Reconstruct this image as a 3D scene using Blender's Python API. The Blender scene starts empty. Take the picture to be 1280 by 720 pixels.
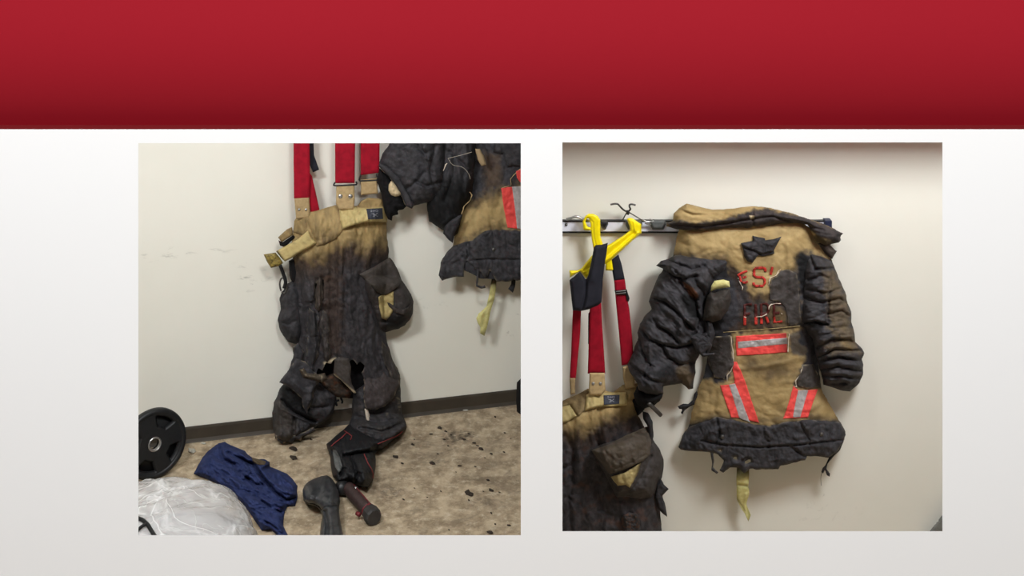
import bpy, bmesh, math, random
import numpy as np
from mathutils import Vector, Matrix
from mathutils.bvhtree import BVHTree

random.seed(7)
SC = bpy.context.scene
COL = SC.collection
FOC, HZ, CAMZ = 1400.0, -150.0, 2.2      # focal length (px at 1280 wide), horizon row, eye height

# ------------------------------------------------------------------ noise
def _h(ix, iy, seed):
    n = (ix * 374761393 + iy * 668265263 + seed * 1442695041) & 0xffffffff
    n = ((n ^ (n >> 13)) * 1274126177) & 0xffffffff
    n = ((n ^ (n >> 16)) * 2246822519) & 0xffffffff
    return (n ^ (n >> 15)) / 4294967295.0

def pn(x, y, seed=0):
    x = np.asarray(x, float); y = np.asarray(y, float)
    ix = np.floor(x).astype(np.int64); iy = np.floor(y).astype(np.int64)
    fx = x - ix; fy = y - iy
    def g(dx, dy):
        a = _h(ix + dx, iy + dy, seed) * 2 * np.pi
        return np.cos(a) * (fx - dx) + np.sin(a) * (fy - dy)
    u = fx * fx * fx * (fx * (fx * 6 - 15) + 10); v = fy * fy * fy * (fy * (fy * 6 - 15) + 10)
    a = g(0, 0) * (1 - u) + g(1, 0) * u
    b = g(0, 1) * (1 - u) + g(1, 1) * u
    return (a * (1 - v) + b * v) * 1.5

def fbm(x, y, o=3, seed=0):
    s = 0; a = 1; t = 0
    for k in range(o):
        s = s + a * pn(x * 2 ** k, y * 2 ** k, seed + 17 * k); t += a; a *= .5
    return s / t

def crumple(px, py, sc, seed, ang=0, asp=1.0, warp=.6):
    c, s = math.cos(math.radians(ang)), math.sin(math.radians(ang))
    x = (px * c + py * s) / (sc * asp); y = (-px * s + py * c) / sc
    x2 = x + warp * pn(x * .6, y * .6, seed + 5); y2 = y + warp * pn(x * .6 + 9, y * .6, seed + 6)
    a = np.abs(pn(x2, y2, seed)); b = np.abs(pn(x2 * 1.9 + .3 * y2 + 7, y2 * 2.1, seed + 11)); d = np.abs(pn(x2 * 3.7, y2 * 4.1 - .6 * x2, seed + 23))
    return (a + .5 * b + .25 * d) * 1.35 - .6

# ------------------------------------------------------------------ polygons in picture rows and columns
def seg_iter(poly):
    for i in range(len(poly)):
        yield poly[i], poly[(i + 1) % len(poly)]

def rough_poly(poly, amp, step, seed):
    if amp <= 0: return [tuple(p) for p in poly]
    out = []; s = 0.0
    for a, b in seg_iter(poly):
        L = math.hypot(b[0] - a[0], b[1] - a[1]); n = max(1, int(L / step))
        if L < 1e-6: continue
        nx, ny = -(b[1] - a[1]) / L, (b[0] - a[0]) / L
        for k in range(n):
            t = k / n
            d = amp * float(fbm(np.array([(s + t * L) / (step * 2.2)]), np.array([.37]), 3, seed)[0]) * 1.6
            if k == 0: d *= .4
            out.append((a[0] + (b[0] - a[0]) * t + nx * d, a[1] + (b[1] - a[1]) * t + ny * d))
        s += L
    return out

def sdist(px, py, polys):
    best = np.full(px.shape, 1e9); qx = px.copy(); qy = py.copy()
    ins = np.zeros(px.shape, bool)
    for poly in polys:
        for (x0, y0), (x1, y1) in seg_iter(poly):
            dx, dy = x1 - x0, y1 - y0; L2 = dx * dx + dy * dy
            if L2 < 1e-12: continue
            t = np.clip(((px - x0) * dx + (py - y0) * dy) / L2, 0, 1)
            cx = x0 + t * dx; cy = y0 + t * dy
            d = (px - cx) ** 2 + (py - cy) ** 2
            m = d < best
            best = np.where(m, d, best); qx = np.where(m, cx, qx); qy = np.where(m, cy, qy)
            if y0 != y1:
                ins ^= ((y0 > py) != (y1 > py)) & (px < dx * (py - y0) / dy + x0)
    d = np.sqrt(best)
    return np.where(ins, d, -d), qx, qy

def pdist(px, py, line):
    best = np.full(px.shape, 1e9)
    for (x0, y0), (x1, y1) in zip(line[:-1], line[1:]):
        dx, dy = x1 - x0, y1 - y0; L2 = max(dx * dx + dy * dy, 1e-9)
        t = np.clip(((px - x0) * dx + (py - y0) * dy) / L2, 0, 1)
        best = np.minimum(best, (px - x0 - t * dx) ** 2 + (py - y0 - t * dy) ** 2)
    return np.sqrt(best)

def ledge(px, py, line, w, amp, sharp=.9):
    """one layer lapping over the next: high just above the line, dropping off below it"""
    best = np.full(px.shape, 1e9); sg = np.zeros(px.shape); tt = np.zeros(px.shape)
    Ls = [math.hypot(b[0] - a[0], b[1] - a[1]) for a, b in zip(line[:-1], line[1:])]; T = sum(Ls); acc = 0
    for (x0, y0), (x1, y1), L in zip(line[:-1], line[1:], Ls):
        dx, dy = x1 - x0, y1 - y0; L2 = max(dx * dx + dy * dy, 1e-9)
        t = np.clip(((px - x0) * dx + (py - y0) * dy) / L2, 0, 1)
        d = np.hypot(px - x0 - t * dx, py - y0 - t * dy); m = d < best
        c = ((px - x0) * dy - (py - y0) * dx) * (1 if dx > 0 or (dx == 0 and dy > 0) else -1)
        best = np.where(m, d, best); sg = np.where(m, np.sign(c), sg); tt = np.where(m, (acc + t * L) / T, tt); acc += L
    s = best * sg
    return amp * np.exp(-np.maximum(s, 0) / w) * np.clip(.5 + s / (2 * sharp), 0, 1) * np.clip(np.sin(np.pi * np.clip(tt, .02, .98)) * 1.8, 0, 1) * np.where((tt <= 0) | (tt >= 1), np.exp(-(best / w) ** 2 * 2), 1)

def smooth(a, b, x):
    t = np.clip((x - a) / (b - a), 0, 1); return t * t * (3 - 2 * t)

def inpoly(px, py, poly, soft=3, warp=3, seed=1, ws=9):
    wx = px + warp * fbm(px / ws, py / ws, 3, seed) * 1.5; wy = py + warp * fbm(px / ws + 31, py / ws, 3, seed + 3) * 1.5
    return smooth(-soft, soft, sdist(wx, wy, [poly])[0])

def online(px, py, line, w, warp=0, seed=1):
    if warp:
        px = px + warp * fbm(px / 6, py / 6, 2, seed); py = py + warp * fbm(px / 6 + 20, py / 6, 2, seed + 2)
    return np.exp(-(pdist(px, py, line) / w) ** 2)

# ------------------------------------------------------------------ where things stand
WD = np.array([1.315, .33]); WD = WD / np.hypot(*WD)              # direction of the left bay's back wall
WN = np.array([-WD[1], WD[0]])                                    # its normal, pointing into the wall
W0 = np.array([-1.278, 4.387]); WC = float(WN @ W0)
RY = 3.6                                                          # right bay's back wall
FRONT = 2.05                                                      # front panel

def rays(px, py): return (px - 640) / FOC, np.ones_like(px), -(py - HZ) / FOC
def at_t(px, py, t):
    rx, ry, rz = rays(px, py)
    return np.stack([rx * t, ry * t, CAMZ + rz * t], -1)
def wall_left_map(px, py, off, hh=None):
    rx, ry, rz = rays(px, py)
    t = (WC - off) / (WN[0] * rx + WN[1] * ry)
    if hh is not None: t = np.minimum(t, (CAMZ - hh) * FOC / (py - HZ))
    return at_t(px, py, t)
def wall_right_map(px, py, off, hh=None):
    return at_t(px, py, RY - off + 0 * px)
def floor_map(px, py, off, hh=None):
    return at_t(px, py, (CAMZ - off) * FOC / (py - HZ))
def flat_map(px, py, off, hh=None):                               # plain local units: millimetres
    return np.stack([px / 1000, -off, -py / 1000], -1)
def pt(m, px, py, off):
    return Vector(m(np.array([float(px)]), np.array([float(py)]), np.array([float(off)]))[0])

# ------------------------------------------------------------------ objects
def root_of(o):
    while o.parent: o = o.parent
    return o
def tag(o, label=None, cat=None, group=None, kind=None):
    if label: o['label'] = label
    if cat: o['category'] = cat
    if group: o['group'] = group
    if kind: o['kind'] = kind
    return o
def empty(name, loc, label, cat, group=None):
    o = bpy.data.objects.new(name, None); COL.objects.link(o); o.location = loc; o.empty_display_size = .05
    return tag(o, label, cat, group)
def link_mesh(name, verts, faces, mat, parent=None, smoothed=True, attrs=None, recenter=True, local=False):
    v = np.asarray(verts, float)
    me = bpy.data.meshes.new(name)
    o = bpy.data.objects.new(name, me)
    if parent is not None:
        o.parent = parent
        if not local: v = v - np.array(root_of(parent).location)
    elif recenter:
        c = np.array([(v[:, 0].min() + v[:, 0].max()) / 2, (v[:, 1].min() + v[:, 1].max()) / 2, v[:, 2].min()])
        o.location = c; v = v - c
    me.from_pydata(v.tolist(), [], [list(f) for f in faces]); me.update()
    if smoothed: me.polygons.foreach_set('use_smooth', [True] * len(me.polygons))
    if attrs:
        for k, a in attrs.items():
            at = me.attributes.new(k, 'FLOAT', 'POINT'); at.data.foreach_set('value', np.asarray(a, np.float32))
    if mat: me.materials.append(mat)
    COL.objects.link(o)
    return o

class Sheet: pass
WR = .9

def cloth(name, outline, mat, parent=None, m=wall_left_map, base=.03, thick=.02, edge=10, h=1.6, rough=.6, step=4, seed=1,
          wr=(), folds=(), on=None, lift=.003, back=.004, rim=.0015, paint=None, holes=(), floor=False, label=None, efade=5, sag=None, smoothed=True, puff=False, cells=None, laps=None, fall=None, fray=0.0):
    """a piece of cloth: closed mesh with a bulging, creased front and its own back"""
    polys = [rough_poly(outline, rough, step, seed)] + [rough_poly(hh, rough, step, seed + 3 + i) for i, hh in enumerate(holes)]
    xs = [p[0] for p in polys[0]]; ys = [p[1] for p in polys[0]]
    x0, y0 = min(xs) - h, min(ys) - h
    nx = int((max(xs) - x0) / h) + 3; ny = int((max(ys) - y0) / h) + 3
    gx, gy = np.meshgrid(x0 + np.arange(nx) * h, y0 + np.arange(ny) * h)
    sd, qx, qy = sdist(gx, gy, polys)
    ok = sd > -.95 * h
    cell = ok[:-1, :-1] & ok[1:, :-1] & ok[:-1, 1:] & ok[1:, 1:]
    cin = (sd[:-1, :-1] > 0) | (sd[1:, :-1] > 0) | (sd[:-1, 1:] > 0) | (sd[1:, 1:] > 0)
    cell &= cin
    PX = np.where(sd < 0, qx, gx); PY = np.where(sd < 0, qy, gy); SD = np.maximum(sd, 0)
    if on is not None: b = sample(on, PX, PY) + lift
    elif callable(base): b = base(PX, PY)
    else: b = np.full(PX.shape, float(base))
    PD = SD if fall is None else np.maximum(sdist(PX, PY, [fall])[0], 0)
    t = np.clip(PD / edge, 0, 1); prof = np.maximum(1 - (1 - t) ** 2, 0)
    if puff: prof = np.sqrt(prof)
    off = b + rim + thick * prof
    ef = np.clip(SD / efade, 0, 1)
    for w in wr:
        amp, sc, ang, asp = w[:4]; amp *= WR
        off = off + amp * crumple(PX, PY, sc, seed * 7 + int(sc * 10), ang, asp) * ef
    for line, w, amp in folds:
        off = off + amp * np.exp(-(pdist(PX, PY, line) / w) ** 2) * np.clip(SD / 2.5, .25, 1)
    if cells:
        d = np.full(PX.shape, 1e9)
        wx = PX + 2.0 * fbm(PX / 9, PY / 9, 2, seed); wy = PY + 2.0 * fbm(PX / 9 + 40, PY / 9, 2, seed + 1)
        for line, w, amp in folds:
            if amp < 0: d = np.minimum(d, pdist(wx, wy, line))
        off = off + cells[1] * (np.clip(d / cells[0], 0, 1) ** .55 - .6) * np.clip(SD / 6, 0, 1)
    if laps:
        lx = PX + 1.2 * fbm(PX / 7, PY / 7, 2, seed + 8); ly = PY + 1.2 * fbm(PX / 7 + 40, PY / 7, 2, seed + 9)
        for line, w, amp in folds:
            if amp < 0: off = off + ledge(lx, ly, line, laps[0], -amp * laps[1]) * np.clip(SD / 3, 0, 1)
    if sag is not None: off = off + sag(PX, PY)
    offb = b - back * prof if fall is None else b + thick * prof - .004
    off = np.maximum(off, offb + rim * .5)
    used = np.zeros(PX.shape, bool)
    used[:-1, :-1] |= cell; used[1:, :-1] |= cell; used[:-1, 1:] |= cell; used[1:, 1:] |= cell
    idx = -np.ones(PX.shape, int); N = int(used.sum()); idx[used] = np.arange(N)
    ux, uy, uf, ub, ubase = PX[used], PY[used], off[used], offb[used], b[used]
    fref = (on.fref if on is not None else ubase)
    if floor:
        vf = m(ux, uy, uf, np.maximum(uf - fref, 0) + .006); vb = m(ux, uy, ub, np.full(N, .002) if on is None else np.maximum(ub - fref, 0) + .006)
    else:
        vf = m(ux, uy, uf); vb = m(ux, uy, ub)
    A, B, C, D = idx[:-1, :-1][cell], idx[:-1, 1:][cell], idx[1:, 1:][cell], idx[1:, :-1][cell]
    front = np.stack([A, D, C, B], 1); rear = np.stack([A, B, C, D], 1) + N
    sides = []
    p = np.pad(cell, 1)
    up = cell & ~p[:-2, 1:-1]; dn = cell & ~p[2:, 1:-1]; lf = cell & ~p[1:-1, :-2]; rt = cell & ~p[1:-1, 2:]
    a, bb, c, d = idx[:-1, :-1], idx[:-1, 1:], idx[1:, 1:], idx[1:, :-1]
    for msk, s, e in ((up, a, bb), (rt, bb, c), (dn, c, d), (lf, d, a)):
        S, E = s[msk], e[msk]
        sides.append(np.stack([S, E, E + N, S + N], 1))
    faces = np.concatenate([front, rear] + sides)
    at = {}
    if paint:
        for k, vals in paint(ux, uy).items():
            vals = np.clip(vals + 0 * ux, 0, 1); at[k] = np.concatenate([vals, vals])
    if fray and 'cream' in at:
        e = fray * np.exp(-(SD[used] / 1.1) ** 2) * smooth(-.15, .35, fbm(ux / 7, uy / 7, 2, seed + 40))
        at['cream'] = np.clip(at['cream'] + np.concatenate([e, e]), 0, 1)
    o = link_mesh(name, np.concatenate([vf, vb]), faces, mat, parent, smoothed, at)
    if label: o['label'] = label
    s = Sheet(); s.x0, s.y0, s.h, s.off, s.obj, s.map = x0, y0, h, off, o, m
    s.fref = float(np.min(ubase))
    return s

def sample(s, px, py):
    fx = np.clip((px - s.x0) / s.h, 0, s.off.shape[1] - 1.001); fy = np.clip((py - s.y0) / s.h, 0, s.off.shape[0] - 1.001)
    ix = fx.astype(int); iy = fy.astype(int); u = fx - ix; v = fy - iy
    o = s.off
    return (o[iy, ix] * (1 - u) + o[iy, ix + 1] * u) * (1 - v) + (o[iy + 1, ix] * (1 - u) + o[iy + 1, ix + 1] * u) * v

def strip_poly(line, w):
    """outline of a band of width w (a number or one per point) along a polyline"""
    n = len(line); ws = w if isinstance(w, (list, tuple)) else [w] * n
    L, R = [], []
    for i, (x, y) in enumerate(line):
        a = line[max(i - 1, 0)]; b = line[min(i + 1, n - 1)]
        dx, dy = b[0] - a[0], b[1] - a[1]; l = math.hypot(dx, dy) or 1
        nx, ny = -dy / l * ws[i] / 2, dx / l * ws[i] / 2
        L.append((x + nx, y + ny)); R.append((x - nx, y - ny))
    return L + R[::-1]

def stroke(name, line, w, mat, parent, on=None, base=.05, m=wall_left_map, lift=.0025, thick=.0009, rough=.0, h=.6, seed=3, **k):
    return cloth(name, strip_poly(line, w), mat, parent, m=m, base=base, on=on, lift=lift, thick=thick, edge=1, h=h, rough=rough, step=2, back=.001, rim=.0006, seed=seed, **k)

def sweep(name, pts, prof, mat, parent=None, ref=(0, 0, 1), scale=None, local=False, smoothed=True):
    """profile swept along a path, capped"""
    P = [Vector(p) for p in pts]; n = len(P); V = []; Fs = []; k = len(prof)
    r = Vector(ref)
    for i in range(n):
        t = (P[min(i + 1, n - 1)] - P[max(i - 1, 0)]).normalized()
        a = r.cross(t)
        if a.length < 1e-4: a = Vector((1, 0, 0)).cross(t)
        a.normalize(); b = t.cross(a)
        s = scale[i] if scale else 1
        for (u, v) in prof: V.append(P[i] + a * u * s + b * v * s)
    for i in range(n - 1):
        for j in range(k):
            j2 = (j + 1) % k
            Fs.append((i * k + j, i * k + j2, (i + 1) * k + j2, (i + 1) * k + j))
    Fs.append(tuple(range(k))[::-1]); Fs.append(tuple((n - 1) * k + j for j in range(k)))
    return link_mesh(name, [tuple(v) for v in V], Fs, mat, parent, smoothed, local=local)

def ring(r, k=10): return [(r * math.cos(2 * math.pi * i / k), r * math.sin(2 * math.pi * i / k)) for i in range(k)]

def smoothpath(pts, sub=5):
    P = [Vector(p) for p in pts]; out = []
    for i in range(len(P) - 1):
        p0, p1, p2, p3 = P[max(i - 1, 0)], P[i], P[i + 1], P[min(i + 2, len(P) - 1)]
        for k in range(sub):
            t = k / sub
            out.append(.5 * ((2 * p1) + (p2 - p0) * t + (2 * p0 - 5 * p1 + 4 * p2 - p3) * t * t + (3 * p1 - p0 - 3 * p2 + p3) * t ** 3))
    out.append(P[-1]); return out

def tube(name, pts, r, mat, parent=None, sub=5, k=10, local=False, scale=None):
    return sweep(name, smoothpath(pts, sub) if sub > 1 else pts, ring(r, k), mat, parent, ref=(.13, .2, .97), local=local, scale=scale)

def lathe(name, prof, mat, parent=None, mtx=Matrix(), seg=40, local=False, smoothed=True):
    """profile of (radius, height) turned about the local z axis"""
    V = []; Fs = []; k = len(prof)
    for i in range(seg):
        a = 2 * math.pi * i / seg
        for (r, z) in prof: V.append(tuple(mtx @ Vector((r * math.cos(a), r * math.sin(a), z))))
    for i in range(seg):
        for j in range(k - 1):
            i2 = (i + 1) % seg
            Fs.append((i * k + j, i2 * k + j, i2 * k + j + 1, i * k + j + 1))
    return link_mesh(name, V, Fs, mat, parent, smoothed, local=local)

def facing(p, d):
    """matrix at p whose z axis looks along d"""
    q = Vector(d).normalized().to_track_quat('Z', 'Y')
    return Matrix.Translation(p) @ q.to_matrix().to_4x4()

def box(name, lo, hi, mat, parent=None, bevel=0.0, mtx=None, kind=None):
    bm = bmesh.new(); bmesh.ops.create_cube(bm, size=1)
    lo, hi = Vector(lo), Vector(hi)
    for v in bm.verts: v.co = Vector(((lo[i] + hi[i]) / 2 + v.co[i] * (hi[i] - lo[i])) for i in range(3))
    if bevel: bmesh.ops.bevel(bm, geom=bm.edges[:], offset=bevel, segments=3, affect='EDGES', profile=.5)
    if mtx is not None: bm.transform(mtx)
    bm.verts.ensure_lookup_table()
    V = [tuple(v.co) for v in bm.verts]; Fs = [tuple(v.index for v in f.verts) for f in bm.faces]
    bm.free()
    o = link_mesh(name, V, Fs, mat, parent, False)
    if kind: o['kind'] = kind
    return o

# ------------------------------------------------------------------ materials
def lin(r, g, b):
    f = lambda c: (c / 255 / 12.92) if c <= 10 else ((c / 255 + .055) / 1.055) ** 2.4
    return (f(r), f(g), f(b), 1)

class NT:
    def __init__(s, name):
        s.mat = bpy.data.materials.new(name); s.mat.use_nodes = True
        s.t = s.mat.node_tree; s.b = s.t.nodes['Principled BSDF']; s.out = s.t.nodes['Material Output']
        s.co = s.t.nodes.new('ShaderNodeTexCoord').outputs['Object']
    def n(s, ty, **k):
        x = s.t.nodes.new(ty)
        for a, b in k.items(): setattr(x, a, b)
        return x
    def put(s, sock, v):
        if isinstance(v, bpy.types.NodeSocket): s.t.links.new(v, sock)
        else: sock.default_value = v
    def noise(s, scale, detail=4, rough=.55, stretch=None, dist=0, loc=None):
        x = s.n('ShaderNodeTexNoise'); x.inputs['Scale'].default_value = scale
        x.inputs['Detail'].default_value = detail; x.inputs['Roughness'].default_value = rough; x.inputs['Distortion'].default_value = dist
        c = s.co
        if stretch or loc:
            mp = s.n('ShaderNodeMapping'); s.put(mp.inputs['Vector'], c)
            if stretch: mp.inputs['Scale'].default_value = stretch
            if loc: mp.inputs['Location'].default_value = loc
            c = mp.outputs[0]
        s.put(x.inputs['Vector'], c); return x.outputs['Fac']
    def ramp(s, fac, a, b):
        x = s.n('ShaderNodeMapRange'); x.interpolation_type = 'SMOOTHSTEP'
        s.put(x.inputs['Value'], fac); x.inputs['From Min'].default_value = a; x.inputs['From Max'].default_value = b
        return x.outputs[0]
    def math(s, op, a, b=0.0):
        x = s.n('ShaderNodeMath', operation=op); s.put(x.inputs[0], a); s.put(x.inputs[1], b); return x.outputs[0]
    def mix(s, f, a, b):
        x = s.n('ShaderNodeMix', data_type='RGBA'); s.put(x.inputs[0], f)
        s.put([i for i in x.inputs if i.name == 'A' and i.type == 'RGBA'][0], a)
        s.put([i for i in x.inputs if i.name == 'B' and i.type == 'RGBA'][0], b)
        return [o for o in x.outputs if o.type == 'RGBA'][0]
    def attr(s, name):
        x = s.n('ShaderNodeAttribute'); x.attribute_name = name; return x.outputs['Fac']
    def axis(s, i):
        x = s.n('ShaderNodeSeparateXYZ'); s.put(x.inputs[0], s.co); return x.outputs[i]
    def bump(s, hgt, strength, dist=.002):
        x = s.n('ShaderNodeBump'); x.inputs['Strength'].default_value = strength; x.inputs['Distance'].default_value = dist
        s.put(x.inputs['Height'], hgt); s.put(s.b.inputs['Normal'], x.outputs[0])
    def done(s, col, rough=.8, metal=0, spec=.3):
        s.put(s.b.inputs['Base Color'], col); s.put(s.b.inputs['Roughness'], rough)
        s.b.inputs['Metallic'].default_value = metal; s.b.inputs['Specular IOR Level'].default_value = spec
        return s.mat

def plain(name, c, rough=.7, metal=0, spec=.3, var=.25, sc=60, bump=.15, c2=None):
    s = NT(name); f = s.noise(sc, 5)
    d = c2 or tuple(x * (1 - var) for x in c[:3]) + (1,)
    s.bump(s.noise(sc * 6, 3), bump, .001)
    return s.done(s.mix(s.ramp(f, .35, .65), c, d), rough, metal, spec)

def gear_mat():
    s = NT('turnout_cloth')
    n1 = s.ramp(s.noise(14, 6, .6), .3, .7); n2 = s.ramp(s.noise(45, 5, .6), .35, .7); n3 = s.noise(420, 3)
    kh = s.mix(n1, lin(176, 150, 102), lin(152, 127, 82))
    kh = s.mix(s.math('MULTIPLY', s.ramp(s.noise(30, 6, .65), .5, .75), .35), kh, lin(192, 168, 122))
    br = s.mix(n2, lin(46, 35, 28), lin(70, 54, 42))
    ch = s.mix(n2, lin(42, 41, 44), lin(63, 61, 65))
    ch = s.mix(s.ramp(s.noise(160, 4, .7), .64, .82), ch, lin(84, 81, 82))
    c = s.mix(s.attr('scorch'), kh, br)
    c = s.mix(s.attr('char'), c, ch)
    c = s.mix(s.attr('soot_and_gaps'), c, lin(14, 13, 14))
    c = s.mix(s.attr('rust'), c, lin(104, 62, 34))
    c = s.mix(s.attr('cream'), c, lin(216, 196, 160))
    s.bump(s.math('ADD', s.math('MULTIPLY', n3, .5), s.noise(130, 4, .6)), .5, .002)
    return s.done(c, .78, 0, .3)

GEAR = gear_mat()
def scorched(name, c, c2, rough=.7, burnt=(38, 30, 24)):
    s = NT(name); f = s.ramp(s.noise(70, 5), .35, .65)
    s.bump(s.noise(500, 2), .25, .001)
    col = s.mix(s.attr('scorch'), s.mix(f, lin(*c), lin(*c2)), lin(*burnt))
    return s.done(col, rough, 0, .3)
def webbing(name, c, c2):
    s = NT(name)
    w = s.n('ShaderNodeTexWave', wave_type='BANDS', bands_direction='Z'); w.inputs['Scale'].default_value = 160; w.inputs['Distortion'].default_value = .4
    s.put(w.inputs['Vector'], s.co)
    s.bump(w.outputs['Fac'], .3, .001)
    col = s.mix(s.ramp(s.noise(40, 5), .3, .7), lin(*c), lin(*c2))
    return s.done(col, .75, 0, .2)
REDWEB = webbing('red_webbing', (160, 12, 36), (138, 8, 30))
BLACKWEB = webbing('black_webbing', (40, 40, 48), (32, 32, 40))
LIME = scorched('lime_strap', (214, 206, 142), (196, 186, 118))
BELT = scorched('belt_webbing', (190, 170, 116), (178, 157, 104))
TAB = scorched('tan_leather', (196, 168, 122), (182, 154, 110))
RFRED = scorched('red_reflective', (244, 86, 80), (230, 74, 70), .5, (120, 40, 36))
RFSIL = scorched('silver_reflective', (182, 176, 174), (160, 154, 152), .4, (100, 92, 86))
LETTER = scorched('letter_red', (196, 54, 44), (160, 46, 38), .6, (70, 24, 20))
CREAM = plain('frayed_fibre', lin(222, 206, 186), .9)
STEEL = plain('steel', lin(190, 188, 186), .3, .9, .5, .2, 40, .05)
DARKSTEEL = plain('dark_steel', lin(92, 88, 84), .4, .7, .5, .3, 80, .1)
RAILM = plain('rail_metal', lin(226, 226, 236), .45, 0, .5, .08, 20, .03)
BLACKP = plain('black_plastic', lin(30, 29, 30), .45, 0, .4, .3, 80, .1)
GREYP = plain('grey_rubber_pad', lin(88, 90, 88), .6, 0, .4, .25, 80, .1)
YELLOW = plain('yellow_plastic', lin(250, 226, 10), .4, 0, .4, .08, 50, .05)
PATCH = plain('label_cloth', lin(62, 64, 74), .8)
PATCHMARK = plain('label_mark', lin(150, 150, 156), .8)
SOOTY = plain('sooty_lining', lin(24, 22, 23), .9, 0, .2, .4, 60, .4)
LINER = plain('liner_cloth', lin(34, 33, 35), .6, 0, .3, .35, 50, .3)
PIPING = plain('red_piping', lin(150, 62, 62), .7)
RUBBER = plain('plate_rubber', lin(26, 26, 27), .5, 0, .4, .3, 90, .2)
NAVY = plain('navy_cotton', lin(50, 59, 98), .9, 0, .15, .3, 30, .3, lin(38, 46, 82))
BOOTM = plain('boot_rubber', lin(58, 58, 60), .42, 0, .45, .4, 40, .25)
TORCHM = plain('scorched_torch', lin(64, 48, 46), .55, 0, .35, .35, 60, .2)
TORCHRED = plain('torch_red', lin(112, 36, 42), .5, 0, .4, .3, 80, .1)
CORDM = plain('cord_black', lin(26, 25, 26), .6)
FLAKE = plain('char_flake', lin(66, 56, 48), .9, 0, .2, .4, 120, .4)
CHIP = plain('plaster_chip', lin(206, 200, 186), .9)
GREYB = plain('grey_board', lin(118, 118, 112), .7)

def film_mat():
    s = NT('clear_plastic_film')
    def ridge(sc, d, w, loc):
        n = s.noise(sc, 2, .5, (1, 1, 1), d, loc)
        return s.ramp(s.math('ABSOLUTE', s.math('SUBTRACT', n, .5)), w, 0.0)
    r = s.math('MAXIMUM', s.math('MULTIPLY', ridge(5, .5, .020, (0, 0, 0)), .8), s.math('MULTIPLY', ridge(10, .8, .022, (3, 1, 2)), .6))
    pt_ = s.ramp(s.noise(6, 4, .6, (1, 1, 1), 1.5), .42, .66)
    s.put(s.b.inputs['Base Color'], s.mix(s.math('MAXIMUM', r, s.math('MULTIPLY', pt_, .35)), lin(222, 219, 219), lin(250, 249, 249)))  # white streaks put the film's highlights into its colour
    s.b.inputs['Roughness'].default_value = .2; s.b.inputs['Specular IOR Level'].default_value = .8
    s.bump(s.math('ADD', s.noise(6, 2, .5, (1, 1, 1), 2.5), s.math('MULTIPLY', r, .12)), .5, .03)
    tr = s.n('ShaderNodeBsdfTransparent'); mx = s.n('ShaderNodeMixShader')
    a = s.math('ADD', s.math('MULTIPLY', pt_, .22), .50)
    s.put(mx.inputs[0], s.math('MAXIMUM', a, s.math('MULTIPLY', r, .95)))
    s.t.links.new(tr.outputs[0], mx.inputs[1]); s.t.links.new(s.b.outputs[0], mx.inputs[2]); s.t.links.new(mx.outputs[0], s.out.inputs[0])
    return s.mat
FILM = film_mat()

def wallpaint(name, scuffs_and_lines):
    """painted wall; scuffs = (x, z, half width, half height, strength, stretch)"""
    s = NT(name)
    col = s.mix(s.ramp(s.noise(1.6, 4), .3, .7), lin(234, 230, 218), lin(229, 225, 212))
    X, Z = s.axis(0), s.axis(2)
    for i, (x, z, hw, hh, st, stretch) in enumerate(scuffs_and_lines):
        gx = s.math('DIVIDE', s.math('SUBTRACT', X, x), hw); gz = s.math('DIVIDE', s.math('SUBTRACT', Z, z), hh)
        d = s.math('ADD', s.math('MULTIPLY', gx, gx), s.math('MULTIPLY', gz, gz))
        g = s.ramp(d, 1.0, .1)
        n = s.ramp(s.noise(30, 6, .65, (1 / stretch, 1, 1), .8, (i * 3.1, 0, i * 1.7)), .56, .70)
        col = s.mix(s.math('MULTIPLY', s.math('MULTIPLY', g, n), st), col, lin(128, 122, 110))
    s.bump(s.noise(160, 4), .06, .001)
    return s.done(col, .6, 0, .25)
# ================================================================== the setting
def px2front(px, py): return ((px - 640) / FOC * FRONT, CAMZ - (py - HZ) / FOC * FRONT)
WHITE = plain('white_board', lin(244, 244, 244), .75, 0, .1, .004, 3, 0)
REDP = plain('red_fascia_paint', lin(153, 25, 38), .6, 0, .1, .01, 3, 0)
BACKM = plain('board_back', lin(120, 120, 118), .9, 0, .1, .1, 3, 0)
CEILM = plain('ceiling_paint', lin(150, 150, 148), .9, 0, .2, .04, 4, .02)
PARTM = plain('partition_paint', lin(170, 168, 162), .9, 0, .2, .04, 4, .02)
BASEM = plain('baseboard_vinyl', lin(66, 58, 48), .55, 0, .3, .2, 12, .03)

def wl(px, py):
    p = pt(wall_left_map, px, py, 0)
    return float((np.array([p.x, p.y]) - W0) @ WD), p.z
def wr(px, py):
    p = pt(wall_right_map, px, py, 0); return p.x, p.z

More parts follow.
